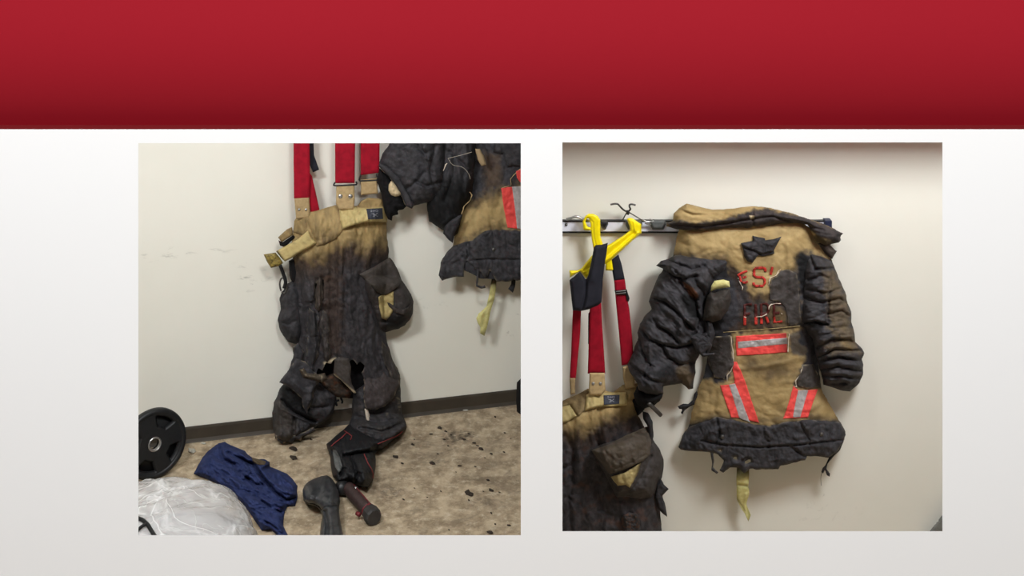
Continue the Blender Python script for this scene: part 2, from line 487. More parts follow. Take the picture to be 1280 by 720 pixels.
def front_wall():
    """thin display wall with two bevel-cut openings"""
    z0 = px2front(0, 161.6)[1]; u = .016; th = .012
    ops = [(173, 651, 179, 669), (703, 1178, 178, 664)]
    V, Fs = [], []
    def quad(*p):
        b = len(V); V.extend(p); Fs.append(tuple(range(b, b + len(p))))
    for y, grow, flip in ((FRONT, 0, False), (FRONT + th, u, True)):
        cx = [-3.2]; cells = []
        R = []
        for (a, b, c, d) in ops:
            x0, zt = px2front(a, c); x1, zb = px2front(b, d)
            R.append((x0 - grow, x1 + grow, zt + grow * .0 if False else zt + min(grow, .004), zb - grow))
        xs = [-3.2, R[0][0], R[0][1], R[1][0], R[1][1], 3.2]
        for i in range(5):
            a, b = xs[i], xs[i + 1]
            spans = [(0.0, z0)] if i in (0, 2, 4) else [(0.0, R[i // 2][3]), (R[i // 2][2], z0)]
            for lo, hi in spans:
                q = [(a, y, lo), (b, y, lo), (b, y, hi), (a, y, hi)]
                quad(*(q[::-1] if flip else q))
        if not flip: RF = R
        else: RB = R
    for f, b in zip(RF, RB):
        F4 = [(f[0], FRONT, f[2]), (f[1], FRONT, f[2]), (f[1], FRONT, f[3]), (f[0], FRONT, f[3])]
        B4 = [(b[0], FRONT + th, b[2]), (b[1], FRONT + th, b[2]), (b[1], FRONT + th, b[3]), (b[0], FRONT + th, b[3])]
        for i in range(4): quad(F4[i], F4[(i + 1) % 4], B4[(i + 1) % 4], B4[i])
    o = link_mesh('wall_front', V, Fs, WHITE, None, False)
    o.data.materials.append(BACKM)
    for p in o.data.polygons:
        if p.center.y + o.location.y > FRONT + .003: p.material_index = 1; o['kind'] = 'structure'
front_wall()

MAROON_SHADE = plain('maroon_shade', lin(97, 18, 22), .8, 0, .1, .01, 3, 0)  # painted shade: this dark red carries the band's darker foot onto an added ledge
o = box('shade_ledge', (-3.2, FRONT + .0012, px2front(0, 161.6)[1] - .006), (3.2, FRONT + .06, px2front(0, 161.6)[1]), MAROON_SHADE, kind='structure')
def fascia():
    """red panel over the display wall; its lower part curves back behind the white board's top edge"""
    zb = px2front(0, 161.6)[1]; zs = px2front(0, 10)[1]; prof = []
    n = 26
    for i in range(n + 1):
        z = zb + (zs - zb) * i / n; t = 1 - i / n
        prof.append((FRONT + .001 + .035 * t ** 2.6, z))  # back curve added so the red shades off towards its foot
    prof.append((FRONT + .001, 2.75))
    V, Fs = [], []
    for y, z in prof: V += [(-3.2, y, z), (3.2, y, z)]
    m = len(V)
    for y, z in prof: V += [(-3.2, FRONT + .045, z), (3.2, FRONT + .045, z)]
    for i in range(len(prof) - 1):
        a = 2 * i; Fs.append((a, a + 1, a + 3, a + 2)); Fs.append((m + a, m + a + 2, m + a + 3, m + a + 1))
    o = link_mesh('trim_1', V, Fs, REDP, None, True); o['kind'] = 'structure'
fascia()

# floor
def floor_mat():
    s = NT('concrete_floor')
    c = s.mix(s.ramp(s.noise(15, 7, .68), .36, .64), lin(190, 170, 142), lin(140, 122, 98))
    c = s.mix(s.math('MULTIPLY', s.ramp(s.noise(38, 6, .7), .5, .68), .7), c, lin(206, 190, 166))
    c = s.mix(s.math('MULTIPLY', s.ramp(s.noise(5, 6, .7, None, .6, (4, 2, 0)), .5, .68), .6), c, lin(104, 90, 74))
    c = s.mix(s.math('MULTIPLY', s.ramp(s.noise(95, 5, .7), .6, .72), .7), c, lin(84, 72, 60))
    for (px, py, rx, ry, st) in ((573, 546, .11, .07, .75), (545, 578, .06, .05, .5), (489, 615, .07, .06, .5), (520, 640, .05, .05, .4), (600, 628, .05, .05, .4)):
        p = pt(floor_map, px, py, 0)
        gx = s.math('DIVIDE', s.math('SUBTRACT', s.axis(0), p.x), rx); gy = s.math('DIVIDE', s.math('SUBTRACT', s.axis(1), p.y), ry)
        d = s.math('ADD', s.math('MULTIPLY', gx, gx), s.math('MULTIPLY', gy, gy))
        c = s.mix(s.math('MULTIPLY', s.math('MULTIPLY', s.ramp(d, 1, 0), s.ramp(s.noise(40, 5, .7), .4, .6)), st), c, lin(66, 58, 50))
    s.bump(s.math('ADD', s.noise(40, 6, .7), s.math('MULTIPLY', s.noise(200, 3), .3)), .35, .004)
    return s.done(c, .75, 0, .3)
o = link_mesh('floor', [(-3.2, -.6, 0), (3.2, -.6, 0), (3.2, 6.2, 0), (-3.2, 6.2, 0), (-3.2, -.6, -.05), (3.2, -.6, -.05), (3.2, 6.2, -.05), (-3.2, 6.2, -.05)],
              [(0, 1, 2, 3), (7, 6, 5, 4), (0, 4, 5, 1), (1, 5, 6, 2), (2, 6, 7, 3), (3, 7, 4, 0)], floor_mat(), None, False, recenter=False); o['kind'] = 'structure'

# left bay back wall (local x runs along the wall)
scl = []
for (px, py, hw, hh, st, sr) in ((200, 318, .12, .035, .55, 3), (255, 312, .16, .03, .4, 4), (225, 345, .30, .012, .4, 6), (300, 330, .12, .03, .35, 3),  # scuffs, with one long thin level band among them
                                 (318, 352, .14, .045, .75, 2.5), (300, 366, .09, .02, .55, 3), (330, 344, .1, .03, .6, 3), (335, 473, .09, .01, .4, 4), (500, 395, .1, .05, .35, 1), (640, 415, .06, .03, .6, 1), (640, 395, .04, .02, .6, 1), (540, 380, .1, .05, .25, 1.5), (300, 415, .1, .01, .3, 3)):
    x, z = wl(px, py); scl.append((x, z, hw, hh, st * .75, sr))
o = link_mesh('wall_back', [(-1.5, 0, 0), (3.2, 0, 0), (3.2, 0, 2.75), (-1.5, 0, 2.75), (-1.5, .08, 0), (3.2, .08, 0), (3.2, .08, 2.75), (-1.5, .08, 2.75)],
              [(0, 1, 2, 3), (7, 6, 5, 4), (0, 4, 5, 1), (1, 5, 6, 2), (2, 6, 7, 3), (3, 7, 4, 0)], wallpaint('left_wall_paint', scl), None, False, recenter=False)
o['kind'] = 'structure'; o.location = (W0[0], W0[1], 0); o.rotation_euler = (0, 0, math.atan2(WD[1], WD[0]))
# baseboard: coved vinyl strip along that wall
prof = [(0, 0), (-.016, 0), (-.012, .004), (-.008, .012), (-.006, .05), (-.004, .057), (0, .058)]
V = []; Fs = []
for x in (-1.5, 3.2): V += [(x, y - .0005, z) for y, z in prof]
k = len(prof)
for j in range(k): Fs.append((j, k + j, k + (j + 1) % k, (j + 1) % k))
Fs += [tuple(range(k)), tuple(range(k, 2 * k))[::-1]]
o = link_mesh('baseboard_back', V, Fs, BASEM, None, False, recenter=False); o['kind'] = 'structure'
o.location = (W0[0], W0[1], 0); o.rotation_euler = (0, 0, math.atan2(WD[1], WD[0]))

# right bay back wall, partition, side walls, ceiling, added shading soffit
scr = []
for (px, py, hw, hh, st, sr) in ((1045, 645, .035, .03, .9, 1.6), (1028, 622, .015, .05, .6, .6), (1024, 640, .02, .03, .6, 1), (891, 638, .008, .01, .7, 1), (922, 645, .02, .02, .5, 1), (1097, 260, .006, .006, 1.5, 1), (1020, 640, .2, .05, .12, 1), (1010, 275, .03, .02, .2, 1)):
    x, z = wr(px, py); scr.append((x, z, hw, hh, st, sr))
box('wall_right_back', (.045, RY, 0), (3.2, RY + .05, 2.75), wallpaint('right_wall_paint', []), kind='structure')
bpy.data.objects.remove(bpy.data.objects['wall_right_back'])
o = link_mesh('wall_center', [(.045, RY, 0), (3.2, RY, 0), (3.2, RY, 2.75), (.045, RY, 2.75), (.045, RY + .05, 0), (3.2, RY + .05, 0), (3.2, RY + .05, 2.75), (.045, RY + .05, 2.75)],
              [(0, 1, 2, 3), (7, 6, 5, 4), (0, 4, 5, 1), (1, 5, 6, 2), (2, 6, 7, 3), (3, 7, 4, 0)], wallpaint('right_wall_paint', scr), None, False, recenter=False); o['kind'] = 'structure'
V = [(.024, FRONT + .055, 0), (.055, FRONT + .055, 0), (.065, RY, 0), (.035, RY, 0)]
V = V + [(x, y, 2.75) for x, y, z in V]
o = link_mesh('wall_partition', V, [(3, 2, 1, 0), (4, 5, 6, 7), (0, 1, 5, 4), (1, 2, 6, 5), (2, 3, 7, 6), (3, 0, 4, 7)], PARTM, None, False); o['kind'] = 'structure'
box('wall_left', (-2.5, FRONT + .012, 0), (-2.42, 4.4, 2.75), PARTM, kind='structure')
box('wall_right', (2.2, FRONT + .012, 0), (2.28, 5.4, 2.75), PARTM, kind='structure')
box('ceiling', (-2.5, FRONT + .05, 2.6), (2.28, 5.6, 2.66), CEILM, kind='structure')
box('shade_soffit', (.07, 3.335, 1.515), (2.2, RY, 1.62), PARTM, kind='structure')  # unseen soffit, added to shade the top of the right wall

# ================================================================== right bay
RM = wall_right_map
def P3(px, py, off): return pt(RM, px, py, off)
Z0 = np.zeros(1)

# ---- tool rail
def rail():
    r = empty('tool_rail', P3(860, 289, 0), 'long pale metal tool rail with dark edges screwed across the white wall', 'rail')
    x0, zt = wr(668, 274.5); x1, zb = wr(1035, 289.3)
    box('channel', (x0, RY - .014, zb + .004), (x1, RY - .0005, zt - .004), RAILM, r, .001)
    box('lip', (x0, RY - .0155, zt - .0035), (x1, RY - .0005, zt + .001), BLACKP, r, .001, )['label'] = 'dark upper lip'
    box('lip', (x0, RY - .0155, zb - .001), (x1, RY - .0005, zb + .003), BLACKP, r, .001)['label'] = 'dark lower lip'
    cx, cz = wr(1033, 277); box('end_cap', (cx - .012, RY - .030, cz - .018), (cx + .010, RY - .0005, cz + .012), plain('end_cap_blue', lin(38, 42, 66), .5), r, .002)
    sx, sz = wr(707.5, 279); lathe('screw', [(0, .004), (.004, .0035), (.005, 0)], DARKSTEEL, r, facing((sx, RY - .014, sz), (0, -1, 0)), 14)
    # gripping pads with their sprung arms
    for (cx, w, hh) in ((755, 9, 10), (792, 20, 12), (822, 19, 12)):
        a, zt2 = wr(cx - w / 2, 281.5 - hh / 2); b, zb2 = wr(cx + w / 2, 281.5 + hh / 2)
        c = cloth('grip_pad', [(cx - w / 2, 281 - hh / 2), (cx + w / 2, 281 - hh / 2), (cx + w / 2 + 1, 280), (cx + w / 2 - 2, 281 + hh / 2), (cx - w / 2 + 3, 281 + hh / 2), (cx - w / 2, 281)], BLACKP if w < 10 else GREYP, r, m=RM, base=.014, thick=.018, edge=3, h=.8, rough=.2, rim=.006, seed=cx)
    tube('spring_arm', [P3(799, 278, .02), P3(803, 275, .035), P3(808, 277, .04), P3(815, 277.5, .035), P3(819, 281, .025)], .0028, STEEL, r)
    tube('spring_arm', [P3(812, 274, .02), P3(817, 277, .034), P3(813, 280.5, .03), P3(806, 279, .03)], .0024, STEEL, r)
    tube('spring_arm', [P3(708, 274, .022), P3(714, 272.5, .03), P3(720, 270.6, .032), P3(727, 273, .03), P3(733, 275, .035), P3(737, 276, .03)], .0040, STEEL, r)
rail()

# ---- wire hook twisted over the rail
def wire_hook():
    r = empty('wire_hook', P3(784, 276, .03), 'bent grey wire hook with two curled ends, tied above the tool rail', 'hook')
    for line in ([(763, 255.8, .05), (768, 254.8, .05), (772, 255, .05), (775, 258, .045), (779, 262, .04), (784, 265, .035)],
                 [(794.5, 256.4, .05), (790, 255.4, .05), (787, 256, .05), (787, 259, .05), (788, 261.5, .045), (785, 265, .035)]):
        tube('arm', [P3(*q) for q in line], .0029, DARKSTEEL, r)
    for line in ([(784, 265, .035), (781, 270, .035), (778, 275.5, .03)], [(784, 264, .035), (794, 270, .035), (802, 275, .035), (804, 277, .03)]):
        tube('leg', [P3(*q) for q in line], .0019, DARKSTEEL, r)
    cloth('knot', [(783, 262.5), (786.5, 263), (787, 267), (785.5, 269), (783, 268), (782.6, 265)], BLACKP, r, m=RM, base=.034, thick=.007, edge=2, h=.5, rough=.2, back=.006)
wire_hook()

# ---- yellow hanger
def hanger():
    r = empty('gear_hanger', P3(755, 340, .05), 'bright yellow moulded plastic hanger hooked over the tool rail', 'hanger')
    ao = lambda px, py: .05 + (800 - px) / 90 * .05
    cloth('hook', [(729, 287), (728, 277), (731.5, 270), (736, 267), (742, 267.4), (747, 270), (750.4, 275), (750.4, 295), (754, 306), (748, 318), (742, 312), (739.4, 298), (738, 280), (736.5, 273.5), (733.5, 272.5), (731.8, 277), (734, 283), (739, 285), (738.5, 288), (732, 288)],
          YELLOW, r, m=RM, base=lambda px, py: .055 + .0 * px, thick=.006, edge=3, h=.8, rough=0, back=.012, folds=[([(736, 272), (741, 278), (742, 297), (746, 310)], 1.0, -.003)])
    arm = [(783, 273.5), (786, 272.4), (790, 272.4), (796, 276.5), (801.5, 280), (802, 291.5), (790, 301.5), (764, 325), (752, 333), (740, 340), (733, 349.5), (725, 339.5), (712.2, 347), (711.6, 338), (722, 338), (727, 335), (739, 320), (759, 307), (779, 294.5), (787.5, 288), (787, 283)]
    cloth('arm', arm, YELLOW, r, m=RM, base=ao, thick=.012, edge=3.0, h=.8, rough=0, back=.014,
          folds=[([(735, 337), (762, 317), (792, 292)], 3.2, -.010), ([(792, 277), (794, 289)], 1.0, .004), ([(729, 341), (762, 322), (797, 291)], 1.2, .006)])
    cloth('flange', [(757, 322), (764, 320), (766.4, 337), (765, 338.4), (757, 338)], YELLOW, r, m=RM, base=.062, thick=.006, edge=2, h=.8, rough=0, back=.008)
hanger()

# ---- painting helpers for burnt cloth
def P_(char=0, scorch=0, soot_and_gaps=0, rust=0, cream=0):
    return dict(char=char, scorch=scorch, soot_and_gaps=soot_and_gaps, rust=rust, cream=cream)
def black(soot_and_gaps=0.0, rustamt=.0, seed=3):
    def f(px, py):
        n = fbm(px / 14, py / 14, 4, seed)
        return P_(char=.97 + .06 * n, scorch=.8 + 0 * n, soot_and_gaps=smooth(.15, .6, fbm(px / 11, py / 11, 3, seed + 4)) * .5 + soot_and_gaps, rust=rustamt * smooth(.0, .5, fbm(px / 18, py / 18, 3, seed + 8)))
    return f

# ---- jacket
def jacket_right():
    r = empty('turnout_jacket', P3(950, 590, .03), 'burnt tan turnout jacket hanging back outward from the tool rail, red letters on its shoulders', 'jacket')
    torso = [(850, 282), (900, 281), (1000, 276), (1018, 289), (1028, 306), (1040.5, 326), (1040, 380), (1030, 420), (1022, 450), (1027, 487), (1038, 507), (1050.5, 528), (1057, 543), (1052, 556), (1010, 558), (950, 560), (880, 558), (856, 552), (860, 535), (864, 520), (868, 502), (873, 485), (881, 466), (886, 440), (880, 415), (862, 380), (848, 350), (841, 322), (846, 296)]
    def paint(px, py):
        n = fbm(px / 10, py / 10, 4, 21); n2 = fbm(px / 28, py / 28, 3, 5)
        c = inpoly(px, py, [(840, 319), (868, 321), (905, 327), (912, 345), (921, 352), (924, 372), (926, 384), (921, 408), (912, 414), (916, 440), (917, 462), (908, 475), (902, 480), (884, 474), (860, 470), (830, 420)], 4, 5, 2)
        c = np.maximum(c, inpoly(px, py, [(999, 316), (1012, 315), (1045, 328), (1050, 470), (1030, 484), (1008, 487), (994, 482), (1003, 460), (1006, 445), (1000, 432), (996, 420), (1000, 408), (1000, 384), (996, 355), (994, 335)], 5, 6, 4))
        c = np.maximum(c, .92 * inpoly(px, py, [(962, 356), (966, 349), (974, 342), (984, 338), (998, 340), (1002, 380), (1003, 406), (984, 410), (982, 380), (976, 375), (964, 374)], 2.5, 3, 6))
        c = np.maximum(c, .85 * inpoly(px, py, [(985, 416), (1008, 410), (1012, 440), (1001, 448), (987, 440)], 3, 3, 9))
        c = np.maximum(c, .75 * inpoly(px, py, [(918, 374), (960, 376), (986, 376), (984, 384), (962, 382), (958, 394), (945, 396), (930, 394), (926, 388)], 3, 4, 8))
        c = np.maximum(c, .8 * inpoly(px, py, [(922, 350), (931, 352), (936, 372), (924, 376)], 2, 3, 12))
        c = np.maximum(c, inpoly(px, py, [(840, 535), (896, 521), (914, 524), (946, 531), (962, 533), (978, 528), (1009, 524), (1060, 527), (1060, 600), (840, 600)], 3, 2, 14))
        sc = .8 * inpoly(px, py, [(914, 368), (1000, 362), (1005, 412), (908, 416)], 5, 6, 15) + .5 * inpoly(px, py, [(915, 330), (930, 340), (936, 372), (930, 416), (905, 416), (905, 350)], 6, 6, 35) + .38 * np.clip(n2 * 2, 0, 1) + .55 * online(px, py, [(842, 317), (905, 323), (918, 340), (926, 380)], 5, 3) + .5 * online(px, py, [(994, 340), (1002, 318), (1040, 330)], 6, 3) \
            + .35 * inpoly(px, py, [(924, 442), (985, 440), (1000, 455), (985, 480), (935, 470)], 8, 6, 33) + .5 * online(px, py, [(860, 530), (896, 518), (946, 527), (1009, 520), (1050, 524)], 4, 2) + .25 * online(px, py, [(906, 320), (912, 342)], 8)
        so = inpoly(px, py, [(994, 322), (1004, 314), (1012, 322), (1014, 352), (1006, 372), (998, 350)], 4, 4, 7) + .8 * inpoly(px, py, [(886, 326), (910, 326), (910, 344), (892, 352)], 4, 4, 17) + inpoly(px, py, [(884, 398), (904, 399), (900, 412), (888, 418)], 2, 2, 18)  # last patch paints the dark inside a torn hole below the pocket
        return P_(c, np.clip(sc + .12 * n, 0, 1), so)
    folds = [([(905, 318), (909, 300), (924, 290)], 4, -.006), ([(985, 300), (987, 330), (990, 360)], 4, .006), ([(1001, 410), (940, 412.5), (905, 415)], 1.2, -.002),
             ([(868, 330), (862, 300)], 5, .004), ([(925, 462), (960, 457), (1003, 448)], 4, .005), ([(895, 490), (892, 512), (900, 524)], 3, -.005), ([(985, 292), (1000, 296), (1012, 310)], 3, .003),
             ([(1004, 480), (1012, 520)], 2, -.003), ([(880, 495), (874, 520)], 5, .004)]
    body = cloth('body', torso, GEAR, r, m=RM, fall=[(850, 282), (900, 270), (1000, 268), (1018, 280), (1028, 306), (1046, 326), (1040, 380), (1030, 420), (1024, 450), (1030, 487), (1040, 507), (1054, 528), (1075, 580), (1080, 680), (820, 680), (840, 575), (852, 552), (860, 535), (864, 520), (868, 502), (873, 485), (881, 466), (886, 440), (880, 415), (862, 380), (848, 350), (841, 322), (846, 296)], base=.03, thick=.058, edge=44, h=1.5, rough=.8, seed=11, wr=[(.006, 34, 20, 1.4), (.0028, 12, -15, 1.6)], laps=(6, .5), folds=folds, paint=paint)
    # collar rolled over the rail
    col = [(833, 278), (841, 276), (842, 267), (849, 260), (858, 254.5), (873, 258), (891, 262), (913, 261), (935, 258), (944, 257.6), (964, 260), (987, 265.6), (1009, 273), (1035, 282), (1054.4, 292), (1050, 296), (1051, 300), (1049, 303), (1040, 305), (1033, 308), (1024, 303), (1018, 299), (1013, 288), (1009, 281), (993, 278.5), (969, 281), (942, 286), (913, 285), (880, 289), (847, 287), (833, 283)]
    def pc(px, py):
        band = inpoly(px, py, [(830, 276), (842, 276), (870, 279), (900, 275), (925, 268), (942, 262), (960, 261), (1010, 272), (1060, 290), (1060, 310), (1000, 285), (960, 284), (915, 287), (840, 290)], 2.5, 3, 3)
        return P_(.55 * band, band, .8 * inpoly(px, py, [(1022, 292), (1034, 300), (1050, 303), (1030, 312), (1014, 296)], 2, 1, 4), 0, inpoly(px, py, [(937, 269.5), (943, 269.5), (942, 273), (938, 274)], .8, .5, 2))
    cloth('collar', col, GEAR, r, m=RM, puff=True, base=.05, thick=.05, edge=11, h=1.2, rough=.7, seed=5, wr=[(.005, 14, 8, 2.6), (.002, 6, 10, 2)], laps=(6, .8),
          folds=[([(836, 281), (880, 283), (925, 276), (965, 270), (1030, 288)], 1.6, -.012), ([(941, 258), (942, 285)], 1.4, -.008), ([(850, 262), (866, 268), (905, 268)], 2, -.006)], paint=pc)
    cloth('collar_tip', [(1036, 303), (1040, 309), (1046, 314), (1043, 319), (1040, 324), (1032, 318), (1022, 304)], GEAR, r, m=RM, base=.05, thick=.015, edge=5, h=1.1, rough=.5, seed=7, wr=[(.002, 5, 30, 2)], paint=lambda px, py: P_(.4, .95))
    # loose charred flap at the neck
    cloth('neck_flap', [(926, 304), (941, 301), (940.5, 294.5), (948, 296.4), (956.5, 298), (955, 300.5), (966, 299), (977, 295.5), (971, 306), (967.5, 313), (968, 317), (961, 318.5), (953, 320.5), (948, 319), (940.5, 329), (934, 326.5), (930, 320), (929, 312)],
          GEAR, r, m=RM, on=body, lift=.005, thick=.014, edge=5, h=.9, rough=.4, seed=9, wr=[(.003, 6, 0, 1.5)], folds=[([(930, 310), (942, 314), (953, 319), (967, 315)], 1.5, -.012), ([(950, 300), (966, 306)], 3, .004)], paint=black(.0, 0, 9))
    # sleeves
    sl = [(845, 319), (837, 322.5), (832, 324.6), (826, 326), (820, 332), (824, 333), (829, 336), (824, 343), (817, 360), (813, 370), (811, 377), (814.5, 386.5), (807.5, 392.6), (800, 404), (797, 416), (798, 421.7), (791, 441.5), (784, 456), (789, 468.6), (797, 479.4), (798, 488.5), (807, 493), (821.5, 494.8), (829.6, 492), (829, 483), (839.6, 481), (852, 479.4), (861, 487), (866.6, 485.7), (868.4, 470), (870, 452), (875.7, 441.5), (881, 432), (886, 425), (884, 410), (881, 398), (881, 384), (887, 366), (896, 350), (908, 338), (911, 328), (908, 323), (880, 321)]
    def psl(px, py):
        n = fbm(px / 13, py / 13, 4, 4)
        d = black(.0, 0, 5)(px, py)
        d['rust'] = .8 * inpoly(px, py, [(853, 352), (866, 360), (873, 369), (869, 375), (861, 368)], 1, 1.5, 3)
        d['soot_and_gaps'] = np.clip(d['soot_and_gaps'] * .7 + inpoly(px, py, [(855, 365), (872, 374), (878, 395), (868, 400), (858, 385), (850, 372)], 3, 4, 8) + .8 * inpoly(px, py, [(840, 470), (826, 476), (812, 470), (834, 455), (846, 462)], 4, 3, 2), 0, 1)
        d['scorch'] = .7 + 0 * n
        d['char'] = d['char'] - .5 * inpoly(px, py, [(842, 462), (858, 456), (867, 470), (864, 485), (852, 478)], 4, 4, 13)
        return d
    fs = [([(829, 336), (845, 345), (856, 348), (870, 345)], 2.2, -.018), ([(832, 326), (850, 330), (866, 336), (880, 332)], 2.5, -.010), ([(812, 372), (830, 376), (845, 388), (860, 405), (866, 412)], 1.8, -.016), ([(845, 340), (868, 368), (874, 398), (868, 420)], 2.5, -.016),
          ([(818, 400), (824, 408), (838, 416), (848, 428)], 1.8, -.014), ([(800, 410), (812, 424), (826, 430), (845, 434), (868, 430)], 2, -.014), ([(800, 425), (804, 440), (812, 455), (806, 470)], 1.8, -.012), ([(826, 430), (836, 446), (850, 455), (868, 452)], 2, -.013),
          ([(812, 432), (812, 450), (806, 462)], 2.5, .010), ([(788, 455), (800, 464), (815, 474), (830, 478)], 1.8, -.012), ([(830, 385), (848, 400), (856, 416)], 4, .012), ([(820, 350), (816, 372)], 3, .008), ([(852, 400), (850, 425)], 4, .012), ([(850, 353), (862, 364), (872, 374)], 2.2, -.012), ([(868, 350), (880, 365), (882, 385)], 3, -.010), ([(840, 330), (850, 342)], 3, .008)]
    sleeve = cloth('sleeve', sl, GEAR, r, m=RM, puff=True, base=lambda px, py: .05 + .07 * smooth(450, 478, py) * smooth(850, 820, px), thick=.075, edge=20, h=1.2, rough=1.1, seed=23, wr=[(.010, 20, 40, 2.6), (.006, 9, 50, 2.4), (.002, 5, 40, 2)], folds=fs, fray=.12, cells=(13, .012), laps=(9, 1.5), paint=psl, label='charred sleeve on the left')
    cloth('shoulder_flap', [(820, 332), (826, 326), (834, 324.5), (846, 330), (854, 338), (848, 347), (840, 344), (832, 338)], GEAR, r, m=RM, on=sleeve, lift=.006, thick=.01, edge=4, h=1, rough=.5, seed=29, wr=[(.003, 6, 40, 2)], paint=black(0, 0, 6))
    cloth('sleeve_lining', [(796, 482), (804, 488), (818, 493), (829, 491), (827, 498), (818, 507), (805, 511), (795, 503), (792, 492)], SOOTY, r, m=RM, base=.125, thick=.03, edge=8, h=1.3, rough=1.2, seed=31, wr=[(.006, 7, 20, 1.3)])
    tube('cuff_hook', [P3(810, 503, .15), P3(816, 509, .15), P3(826, 519, .14)], .0065, DARKSTEEL, r, sub=2)
    sr = [(1012, 317), (1024, 320), (1040.5, 327), (1044, 336), (1052, 355), (1058, 369), (1058, 374), (1062, 384), (1064.5, 395), (1064, 402), (1068.5, 418), (1069, 427), (1076, 434), (1080.5, 441), (1077, 449), (1079.5, 456), (1079, 468), (1074, 479), (1063, 489.5), (1050, 488), (1040, 484), (1029, 481), (1027, 470), (1023, 455), (1019, 440), (1016, 424), (1004, 410), (1001, 404), (1001, 386), (1003, 357), (1005, 334)]
    def psr(px, py):
        d = black(.0, 0, 15)(px, py); n = fbm(px / 9, py / 9, 4, 44)
        d['char'] = d['char'] - .45 * inpoly(px, py, [(1030, 335), (1046, 340), (1058, 372), (1066, 410), (1074, 440), (1060, 440), (1040, 415), (1034, 380)], 6, 8, 5) - .35 * inpoly(px, py, [(1028, 430), (1060, 424), (1070, 436), (1040, 446)], 5, 5, 6)
        d['scorch'] = .62 + .3 * n
        d['soot_and_gaps'] = np.clip(d['soot_and_gaps'] * .6 + inpoly(px, py, [(1004, 404), (1014, 402), (1032, 405), (1028, 411), (1016, 410)], 1.5, 1.5, 8) + .9 * inpoly(px, py, [(1020, 455), (1030, 468), (1034, 484), (1026, 482)], 2, 2, 9), 0, 1)  # first added patch paints the dark inside a tear
        return d
    fr = [([(1013, 321), (1020, 336), (1041, 335)], 1.8, -.012), ([(1004, 405), (1018, 401), (1034, 406)], 1.6, -.016), ([(1040, 338), (1036, 365), (1034, 400)], 1.8, -.008), ([(1022, 434), (1040, 424), (1062, 424), (1069, 430)], 1.6, -.014), ([(1024, 446), (1044, 436), (1076, 438)], 1.7, -.015),
          ([(1026, 452), (1048, 446), (1076, 451)], 1.7, -.014), ([(1028, 462), (1048, 458), (1076, 464)], 1.6, -.012), ([(1030, 470), (1052, 470), (1074, 474)], 1.8, -.010), ([(1034, 480), (1056, 478), (1066, 482)], 1.8, -.012), ([(1010, 350), (1026, 344), (1036, 348)], 1.6, -.008), ([(1008, 372), (1028, 378), (1050, 372), (1060, 380)], 1.8, -.010),
          ([(1010, 362), (1034, 366), (1052, 360)], 1.6, -.008), ([(1034, 392), (1052, 388), (1064, 396)], 1.6, -.010), ([(1030, 428), (1050, 418), (1066, 420)], 4, .010), ([(1028, 456), (1050, 452), (1076, 458)], 3, .008)]
    cloth('sleeve', sr, GEAR, r, m=RM, puff=True, base=.05, thick=.075, edge=20, h=1.2, rough=1.0, seed=37, wr=[(.008, 15, -8, 3), (.006, 8, -5, 2.8), (.002, 4.5, 0, 2.4)], folds=fr, cells=(10, .010), laps=(7, 1.3), paint=psr, label='charred sleeve on the right')
    # torn chest pocket with a lime pull tab, charred hem, shreds
    pk = cloth('torn_pocket', [(881, 383), (884, 370), (888, 364), (893, 366), (904, 361), (912, 361), (914, 374), (910, 388), (901, 400), (890, 403), (878, 401)], GEAR, r, m=RM, base=.11, thick=.042, edge=10, h=1.1, rough=.6, seed=41, wr=[(.004, 9, 80, 1.5)], back=.03, paint=lambda px, py: P_(.85, .5, .35))
    cloth('pull_tab', [(888.6, 364.5), (889, 357), (893, 351), (904, 349.3), (911.5, 351.5), (912.5, 359), (902, 360.3), (894, 362)], LIME, r, m=RM, on=pk, lift=.008, thick=.010, edge=5, h=.8, rough=.1, seed=43, paint=lambda px, py: dict(scorch=.25 * smooth(356, 364, py)))
    hem = [(862, 533), (884, 526.7), (895.5, 521), (913, 524), (946.7, 531), (962, 533), (978, 528), (1009, 524.4), (1051, 528), (1056.7, 540), (1055.5, 550), (1046, 566), (1035.5, 572), (1009, 570), (1006.7, 575.5), (995.5, 578), (975.5, 582), (973, 586.7), (945, 587), (937, 586), (930, 592), (924, 585), (913, 584), (908, 588), (904, 591), (899, 588), (902, 583), (905, 576), (897, 568), (891, 566), (893, 576), (891.5, 584), (898, 590.5), (896, 592.5), (889, 588), (889.6, 576), (888, 565.5), (870, 564), (851, 562), (848, 559), (853, 544)]
    hp = cloth('hem_panel', hem, GEAR, r, m=RM, on=body, lift=.004, thick=.007, edge=4, laps=(6, .8), h=1.1, rough=1.0, seed=47, wr=[(.007, 18, 80, 2.2), (.0035, 8, 70, 1.8), (.0015, 4, 0, 1)], holes=[[(916, 571), (921, 571), (921, 574), (917, 574)], [(898, 563), (902, 562), (901, 565)], [(930, 577), (937, 574), (939, 577), (932, 580)]],
               fray=.15, folds=[([(876, 551), (905, 556), (950, 559), (1000, 556), (1055, 550)], 1.4, -.010), ([(868, 556), (886, 540), (900, 535)], 3, .008), ([(896, 523), (900, 540), (894, 556)], 1.6, -.010), ([(1000, 528), (1012, 550), (1008, 570)], 1.8, -.008), ([(955, 536), (956, 549), (962, 552)], 1.5, -.005), ([(990, 560), (1000, 566), (1008, 572)], 2, -.008), ([(1020, 556), (1040, 560)], 4, .008), ([(928, 576), (934, 572), (940, 578)], 1.6, -.008), ([(961, 562), (973, 560), (973, 574), (962, 576)], 1, .003)], paint=black(0, 0, 25))
